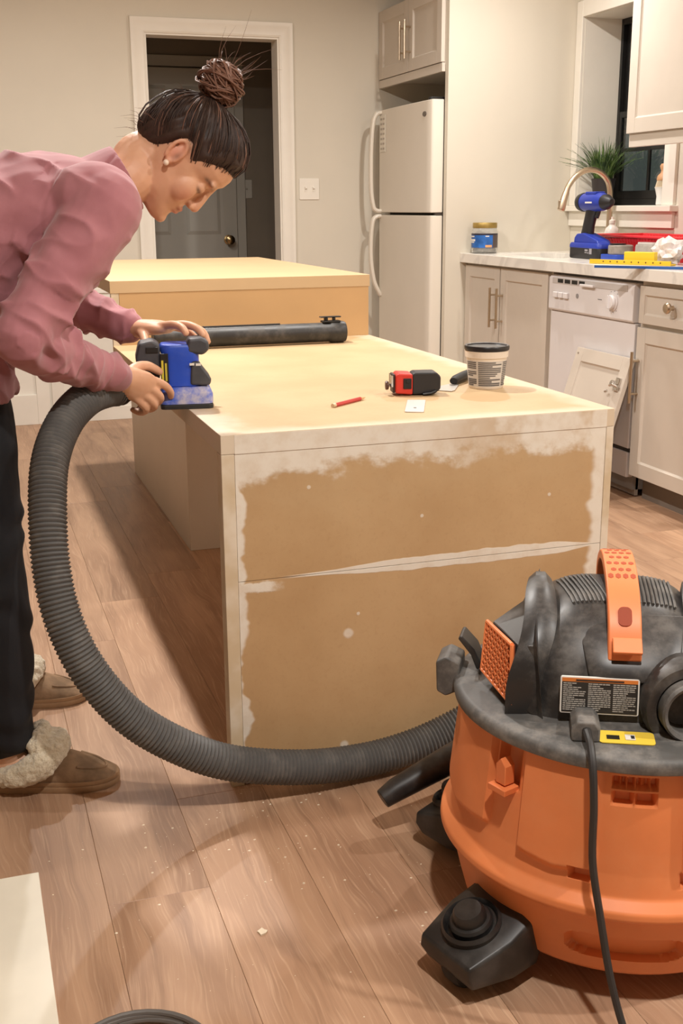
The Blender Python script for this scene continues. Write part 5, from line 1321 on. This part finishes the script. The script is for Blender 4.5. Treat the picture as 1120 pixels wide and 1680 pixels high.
for k in range(620):
    a = rr.uniform(-PI, PI); x = 0.095 * math.cos(a) - 0.012; y = 0.076 * math.sin(a)
    if rr.random() < 0.65: z = hairline(x) + rr.uniform(-0.006, 0.014)
    else: z = hairline(x) + rr.uniform(0.01, 0.06)
    sd = Vector((x, y, z)) - cen
    if sd.length < 0.02: continue
    sd.normalize()
    angd = sd.angle(bd)
    if angd < 0.3: continue
    pts = []; off0 = rr.uniform(0.000, 0.0045) if k % 14 else rr.uniform(0.006, 0.013); w_ = rr.uniform(-0.05, 0.05)
    for i in range(9):
        t = i / 8; dv = sd.slerp(bd, t) + Vector((0, w_ * math.sin(PI * t), 0))
        p = surf(dv, off0 * math.sin(PI * min(1, t * 1.3 + 0.08)) + 0.0005 - (0.0085, 0.0035, 0.001, 0, 0, 0, 0, 0, 0)[i])
        if p is None: break
        pts.append(HM @ p)
    if len(pts) < 9: continue
    r0 = rr.uniform(0.0010, 0.0024)
    (lights if rr.random() < 0.08 else locks).tube(pts, [r0 * f for f in (0.4, 0.8, 1, 1, 1, 1, 0.9, 0.7, 0.5)], 5, flat=0.6)
lo1 = locks.build('hair_locks', M['hair'], hair, smooth=60); lo2 = lights.build('hair_highlights', M['hair2'], hair, smooth=60)
for o in (lo1, lo2): o['kind'] = 'stuff'
# bun
bn = MB(); bc = HM @ Vector((-0.096, 0.0, 0.140))
core = ell(tuple(bc), (0.037, 0.037, 0.040), n=20, m=14)
bax = (HM.to_3x3() @ Vector((-0.45, 0.0, 0.9))).normalized()
for k in range(150):
    ax = (bax + Vector((rr.gauss(0, 0.33), rr.gauss(0, 0.33), rr.gauss(0, 0.33)))).normalized(); a0 = rr.uniform(0, 6.28)
    e1 = ax.orthogonal().normalized(); e2 = ax.cross(e1); r = rr.uniform(0.036, 0.0445); sh_ = rr.uniform(-0.030, 0.034); n = 20; ln_ = rr.uniform(1.6, 4.6)
    if k % 12 == 0: r += 0.006
    pts = [bc + (e1 * math.cos(a0 + ln_ * i / n) + e2 * math.sin(a0 + ln_ * i / n)) * (math.sqrt(max(1e-5, r * r - sh_ * sh_)) + 0.0018 * math.sin(i * 0.9 + k)) + ax * (sh_ * 0.95 + 0.003 * math.sin(i * 0.5 + k)) for i in range(n + 1)]
    w0 = rr.uniform(0.0016, 0.0042)
    bn.tube(pts, [w0 * (0.25 + 0.75 * math.sin(PI * i / n) ** 0.6) for i in range(n + 1)], 6, flat=0.6)
bn.join(core)
bun = bn.build('hair_bun', M['hair2'], per, smooth=60)
fly = MB()
for k in range(24):
    d = Vector((rr.gauss(0.5, 0.6), rr.gauss(0, 0.5), rr.gauss(0.9, 0.5))).normalized(); b0 = bc + d * 0.038; le = rr.uniform(0.02, 0.065)
    cv = Vector((rr.gauss(0.3, 0.6), rr.gauss(0, 0.6), rr.gauss(-0.2, 0.6))) * le * 0.5
    fly.tube([b0, b0 + d * le * 0.4 + cv * 0.15, b0 + d * le * 0.75 + cv * 0.55, b0 + d * le + cv], [0.0004, 0.0004, 0.0003, 0.0001], 4)
for k in range(30):   # wisps at the nape and along the back of the head
    x = rr.uniform(-0.10, -0.05); y = rr.choice((-1, 1)) * rr.uniform(0.0, 0.05); z = rr.uniform(-0.07, 0.06)
    p = surf(Vector((x, y, z)) - cen, 0.003)
    if p is None: continue
    w0 = HM @ p; d = (w0 - HC).normalized(); dn = (d + Vector((rr.gauss(-0.6, 0.4), rr.gauss(0, 0.4), rr.gauss(0.2, 0.5)))).normalized(); le = rr.uniform(0.012, 0.035)
    fly.tube([w0, w0 + dn * le * 0.5, w0 + dn * le + Vector((-0.3, 0, -0.2)) * le], [0.0004, 0.0003, 0.0001], 4)
fo = fly.build('flyaway_hair', M['hair2'], per, smooth=60); fo['kind'] = 'stuff'

# ---- mauve long sleeved top
top = [chain([(-0.040, YC, 0.795, 0.196, 0.138), (-0.036, YC, 0.88, 0.188, 0.136), (-0.01, YC, 0.99, 0.174, 0.132), (0.06, YC, 1.085, 0.170, 0.135), (0.14, YC, 1.125, 0.176, 0.132), (0.21, YC, 1.145, 0.176, 0.116), (0.28, YC, 1.170, 0.135, 0.086), (0.318, YC, 1.196, 0.085, 0.066)], 26, 6, caps=False),
       # front of the top hanging away from the chest
       chain([(0.02, YC, 0.885, 0.135, 0.075), (0.10, YC, 0.955, 0.140, 0.085), (0.17, YC, 1.03, 0.140, 0.090), (0.235, YC, 1.09, 0.130, 0.078)], 22, 6),
       chain([Rsh[:2] + (1.150, 0.074), (0.232, 2.170, 1.098, 0.067), (0.172, 2.140, 1.025, 0.059), Rel + (0.055,)], 22, 6),
       chain([(0.105, 2.105, 0.930, 0.056), (0.155, 2.160, 0.895, 0.052), (0.22, 2.235, 0.858, 0.045), (0.286, 2.302, 0.8255, 0.0365)], 22, 6),
       chain([Lsh[:2] + (1.150, 0.080), (0.232, 2.570, 1.09, 0.070), Lel + (0.060,)], 18, 6),
       chain([Lel + (0.058,), (0.25, 2.615, 0.940, 0.050), (0.352, 2.552, 0.8955, 0.0385)], 18, 6),
       ell((0.255, 2.205, 1.165), (0.085, 0.07, 0.07)), ell((0.255, 2.495, 1.165), (0.085, 0.07, 0.07)),
       chain([(0.285, YC, 1.178, 0.100, 0.076), (0.315, YC, 1.196, 0.080, 0.070), (0.340, YC - 0.001, 1.2085, 0.069, 0.0665)], 28, 5, caps=False)]
me = fuse(top, 0.0036, 9, 'top')
P = coords(me); nv = len(P)
me.update(); nrm = np.empty(nv * 3); me.vertices.foreach_get('normal', nrm); nrm = nrm.reshape(-1, 3)
def seg_par(P, a, b):
    a, b = np.array(a), np.array(b); d = b - a; L = np.linalg.norm(d); t = ((P - a) @ d) / L ** 2
    rad = np.linalg.norm(P - a - np.clip(t, 0, 1)[:, None] * d, axis=1); return t, rad, d / L
disp = np.zeros(nv)
def nz(P, s, o=0.0):
    return np.array([mnoise.noise(Vector((p[0] * s + o, p[1] * s, p[2] * s))) for p in P])
n1 = nz(P, 12.0); n2 = nz(P, 19.0, 5.0); n3 = nz(P, 9.0, 11.0)
def sm(a, b, x): t = np.clip((x - a) / (b - a), 0, 1); return t * t * (3 - 2 * t)
def folds(a, b, k, amp, t0, t1, skew, rmax=0.105, ph=0.0):
    global disp
    t, rad, d = seg_par(P, a, b)
    wgt = (rad < rmax) * sm(t0 - 0.12, t0 + 0.05, t) * (1 - sm(t1 - 0.05, t1 + 0.12, t))
    side = (P @ np.array(skew))
    w = (1 - np.abs(np.sin(0.5 * (t * k + side * 24 + n1 * 3.2 + ph)))) ** 1.6 * 1.5 - 0.45
    disp += 1.9 * amp * wgt * w * np.clip(0.55 + 1.1 * n2 + 0.5 * n3, 0.0, 1.4)
folds(Rsh, Rel, 26, 0.0040, 0.45, 1.05, (1.0, 0.3, -0.4))
folds(Rsh, Rel, 16, 0.0030, -0.1, 0.5, (0.6, 0.6, 0.9), 0.12, 1.0)
folds(Rel, tuple(RW), 34, 0.0034, -0.05, 0.45, (-0.8, 0.2, 0.9))
folds(Rel, tuple(RW), 46, 0.0020, 0.4, 0.95, (-0.5, 0.2, 0.6), 0.09, 2.0)
folds(Lel, tuple(LW), 40, 0.0034, 0.0, 0.98, (-0.6, 0.2, 0.6), 0.09)
folds((-0.03, YC, 0.86), (0.22, YC, 1.10), 34, 0.0050, -0.2, 0.45, (0.5, 1.0, -0.6), 0.30)
folds((-0.03, YC, 0.86), (0.22, YC, 1.10), 18, 0.0040, 0.35, 1.2, (0.9, 1.3, 0.2), 0.30, 0.7)
disp *= 1 - np.exp(-((P - np.array((0.335, YC, 1.207))) ** 2).sum(1) / 0.075 ** 2)
disp += 0.0016 * n1
# armhole seam: a fine groove round the near shoulder
cs = np.array((0.222, 2.230, 1.165)); ns = Vector((0.58, -0.62, -0.10)).normalized(); ns = np.array(ns)
dpl = (P - cs) @ ns; disp -= 0.0022 * np.exp(-(dpl / 0.0035) ** 2) * (np.linalg.norm(P - cs, axis=1) < 0.15) * (P[:, 2] > 1.06)
setco(me, P + nrm * disp[:, None])
g = G('mauve_knit'); c = g.mix(g.step(g.noise(9, 4), 0.3, 0.7), lin((158, 100, 106)), lin((172, 114, 120)))
g.color(c); g.rough(0.85); g.b.inputs['Sheen Weight'].default_value = 0.25; g.bump(g.noise(500, 2), 0.12, 0.001)
M['mauve'] = g.m
topo = link('long_sleeved_top', me, M['mauve'], per)
# ---- black trousers
pants = [chain([(-0.036, 2.35, 0.90, 0.150, 0.100), (-0.034, 2.35, 0.84, 0.166, 0.112), (-0.03, 2.35, 0.78, 0.166, 0.112)], 22, 5),
         chain([(-0.018, 2.285, 0.79, 0.098, 0.104), (-0.012, 2.245, 0.66, 0.094, 0.095), (-0.004, 2.205, 0.46, 0.080, 0.088), (0.000, 2.205, 0.28, 0.072, 0.080), (0.008, 2.211, 0.132, 0.062, 0.066)], 20, 6),
         chain([(-0.018, 2.415, 0.79, 0.098, 0.104), (-0.006, 2.46, 0.66, 0.088, 0.092), (-0.004, 2.52, 0.46, 0.078, 0.088), (-0.010, 2.585, 0.28, 0.072, 0.080), (-0.004, 2.638, 0.150, 0.062, 0.066)], 20, 6)]
me = fuse(pants, 0.006, 6, 'pants')
P = coords(me); nrm = np.empty(len(P) * 3); me.vertices.foreach_get('normal', nrm); nrm = nrm.reshape(-1, 3)
n1 = nz(P, 9.0); d_ = 0.006 * n1 + 0.003 * np.sin(P[:, 2] * 60 + n1 * 6 + P[:, 0] * 30)
setco(me, P + nrm * d_[:, None])
link('trousers', me, mat('black_cotton', (17, 17, 21), 0.9, var=0.2, bump=0.1, bscale=500), per)
# ---- slippers
SU = mat('brown_suede', (134, 108, 82), 0.9, var=0.25, vscale=26, bump=0.25, bscale=200)
SO = mat('slipper_sole', (150, 118, 86), 0.8, var=0.12, vscale=30)
g = G('cream_fleece'); nf = g.noise(150, 4, 0.7); g.color(g.mix(g.step(nf, 0.3, 0.7), lin((206, 190, 160)), lin((232, 220, 196)))); g.rough(0.95); g.b.inputs['Sheen Weight'].default_value = 0.4; g.bump(nf, 0.9, 0.006); FL = g.m
wtab = [(0.0, 0.006), (0.006, 0.018), (0.02, 0.030), (0.05, 0.037), (0.10, 0.039), (0.15, 0.045), (0.19, 0.049), (0.225, 0.046), (0.25, 0.036), (0.264, 0.022), (0.27, 0.008)]
htab = [(0.085, 0.102), (0.11, 0.094), (0.14, 0.084), (0.18, 0.067), (0.215, 0.050), (0.245, 0.036), (0.262, 0.026), (0.268, 0.018)]
def tab(T, x):
    if x <= T[0][0]: return T[0][1]
    for (a, b), (c_, d) in zip(T, T[1:]):
        if x <= c_: return b + (d - b) * (x - a) / (c_ - a)
    return T[-1][1]
def slipper(loc, rz, lab):
    s = bpy.data.objects.new('slipper', None); C.objects.link(s); s.parent = per; s.location = loc; s.rotation_euler = (0, 0, rz); s['label'] = lab
    s.empty_display_size = 0.05
    xs_ = [0.27 * (0.5 - 0.5 * math.cos(PI * i / 28)) for i in range(29)]
    ol = [(x, -tab(wtab, x)) for x in xs_] + [(x, tab(wtab, x)) for x in xs_[::-1]]
    def layer(k, z, dx=0.0): return [(0.135 + (x - 0.135) * k + dx, y * (k + 0.04), z) for x, y in ol]
    MB().rings([layer(0.96, 0.0), layer(1.0, 0.004), layer(1.0, 0.013), layer(0.985, 0.015)]).build('sole', SO, s, smooth=50)
    MB().rings([layer(0.985, 0.0155), layer(1.0, 0.0175), layer(0.99, 0.024)]).build('welt', SO, s, smooth=50)
    R = []
    for i in range(19):
        x = 0.080 + (0.2675 - 0.080) * math.sin(PI / 2 * i / 18); w_ = tab(wtab, x) * 0.985; h = tab(htab, x)
        R.append([(x, w_ * math.cos(PI * j / 16), 0.020 + (h - 0.020) * math.sin(PI * j / 16) ** 0.85 if 0 < j < 16 else 0.020) for j in range(17)] + [(x, -w_ * 0.9, 0.016), (x, w_ * 0.9, 0.016)])
    MB().rings(R).build('upper', SU, s, smooth=60)
    sm_ = []
    for i in range(14):
        a = math.radians(-75 + 150 * i / 13); x = 0.170 + 0.074 * math.cos(a); y = 0.036 * math.sin(a)
        w_ = tab(wtab, x); h = tab(htab, x); q = max(0, 1 - (y / w_) ** 2)
        sm_.append((x, y, 0.020 + (h - 0.020) * q ** 0.42 + 0.0005))
    MB().tube(catmull(sm_, 4), 0.0028, 7).build('toe_seam', SU, s)
    loop = [(0.150, 0.0, 0.092, 0.026), (0.134, 0.036, 0.080, 0.029), (0.098, 0.048, 0.056, 0.029), (0.050, 0.042, 0.042, 0.023), (0.008, 0.018, 0.038, 0.016), (-0.002, 0.0, 0.038, 0.015), (0.008, -0.018, 0.038, 0.016), (0.050, -0.042, 0.042, 0.023), (0.098, -0.048, 0.056, 0.029), (0.134, -0.036, 0.080, 0.029), (0.150, 0.0, 0.092, 0.026)]
    me = fuse([chain(loop, 16, 6, ref=(0, 0, 1)), chain([(0.112, -0.034, 0.104, 0.020), (0.118, 0.0, 0.116, 0.022), (0.112, 0.034, 0.104, 0.020)], 14, 5, ref=(1, 0, 0))], 0.0035, 5, 'fleece')
    P = coords(me); nm = np.empty(len(P) * 3); me.vertices.foreach_get('normal', nm); nm = nm.reshape(-1, 3)
    d = 0.004 * nz(P, 60.0) + 0.003 * nz(P, 130.0, 3.0) + 0.004 * nz(P, 22.0, 9.0)
    setco(me, P + nm * d[:, None]); link('fleece_cuff', me, FL, s)
slipper((-0.030, 2.234, 0.0), math.radians(-13), 'near brown suede slipper with cream fleece cuff')
slipper((-0.050, 2.652, 0.0), math.radians(-8), 'far brown suede slipper with cream fleece cuff')

# ================================================================== sander
sd = thing('orbital_sander', 'blue and black palm sander held on the near left table corner', 'sander', (0.430, 2.425, ZT))
SB = mat('sander_blue', (34, 76, 190), 0.4, var=0.1, dust=0.12, dustcol=(150, 160, 190)); SK = mat('sander_grey', (62, 63, 68), 0.5, var=0.15, dust=0.2, dustcol=(120, 116, 112))
sd.rotation_euler = (0, 0, math.radians(-8))
MB().rings([[(x * k, y * k, z) for x, y in rrect(0.112, 0.100, 0.012)] for z, k in ((0.0, 1.0), (0.008, 1.0), (0.010, 0.97))]).xf(Matrix.Translation((0.022, 0, 0))).build('sanding_pad', M['rubber'], sd, 0.001)
MB().rings([[(x * k, y * k, z) for x, y in rrect(0.112, 0.100, 0.016)] for z, k in ((0.0105, 1.0), (0.030, 1.0), (0.040, 0.93), (0.046, 0.80))]).xf(Matrix.Translation((0.022, 0, 0))).build('skirt', mat('sander_skirt', (60, 92, 190), 0.5, var=0.1, dust=0.75, dustcol=(222, 212, 196)), sd, 0.002, smooth=40)
bd_ = MB().rings([[(0.012 + x * k, y * k2, z) for x, y in rrect(0.086, 0.080, 0.022)] for z, k, k2 in ((0.046, 0.98, 0.98), (0.075, 0.92, 0.94), (0.110, 0.92, 0.94), (0.128, 1.0, 0.98), (0.136, 0.92, 0.90))]).build('body', SB, sd, 0.003, smooth=40)
MB().rings([[(x, y, z) for x, z in [(0.030, 0.050), (0.072, 0.048), (0.076, 0.062), (0.058, 0.086), (0.050, 0.100), (0.034, 0.100)]] for y in (-0.043, 0.030)]).build('front_grip', SK, bd_, 0.005, smooth=40)
MB().rings([[(x, y, z) for x, z in [(0.024, 0.118), (0.060, 0.112), (0.074, 0.124), (0.072, 0.142), (0.056, 0.150), (0.028, 0.148)]] for y in (-0.040, 0.020)]).build('nose_cap', SK, bd_, 0.008, seg=3, smooth=50)
MB().rings([[(x, y, z) for x, z in [(-0.078, 0.060), (-0.036, 0.052), (-0.030, 0.080), (-0.030, 0.136), (-0.046, 0.146), (-0.074, 0.140), (-0.082, 0.110)]] for y in (-0.036, 0.036)]).build('dust_box', SK, sd, 0.006, smooth=40)
for z0, z1 in ((0.120, 0.132), (0.070, 0.076)): MB().box(-0.060, -0.034, -0.0390, -0.035, z0, z1).build('dust_box_rib', M['blackp'], sd, 0.001)
MB().box(-0.031, -0.014, -0.0405, -0.036, 0.055, 0.118).build('side_insert', M['blackp'], bd_, 0.001)
MB().box(-0.029, -0.0245, -0.0412, -0.0404, 0.060, 0.104).build('yellow_print', mat('print_yellow', (206, 190, 60), 0.5), bd_, smooth=0)
MB().box(-0.0215, -0.0175, -0.0412, -0.0404, 0.060, 0.098).build('yellow_print', mat('print_yellow2', (196, 182, 64), 0.5), bd_, smooth=0)
MB().box(0.030, 0.040, -0.0440, -0.0428, 0.092, 0.097).box(0.043, 0.054, -0.0440, -0.0428, 0.091, 0.096).build('white_print', M['lab_white'], bd_, smooth=0)
MB().tube([(-0.040, 0.0, 0.062), (-0.075, -0.006, 0.052), (-0.100, -0.022, 0.049)], [0.020, 0.021, 0.0225], 18).build('dust_port', M['blackp'], sd)
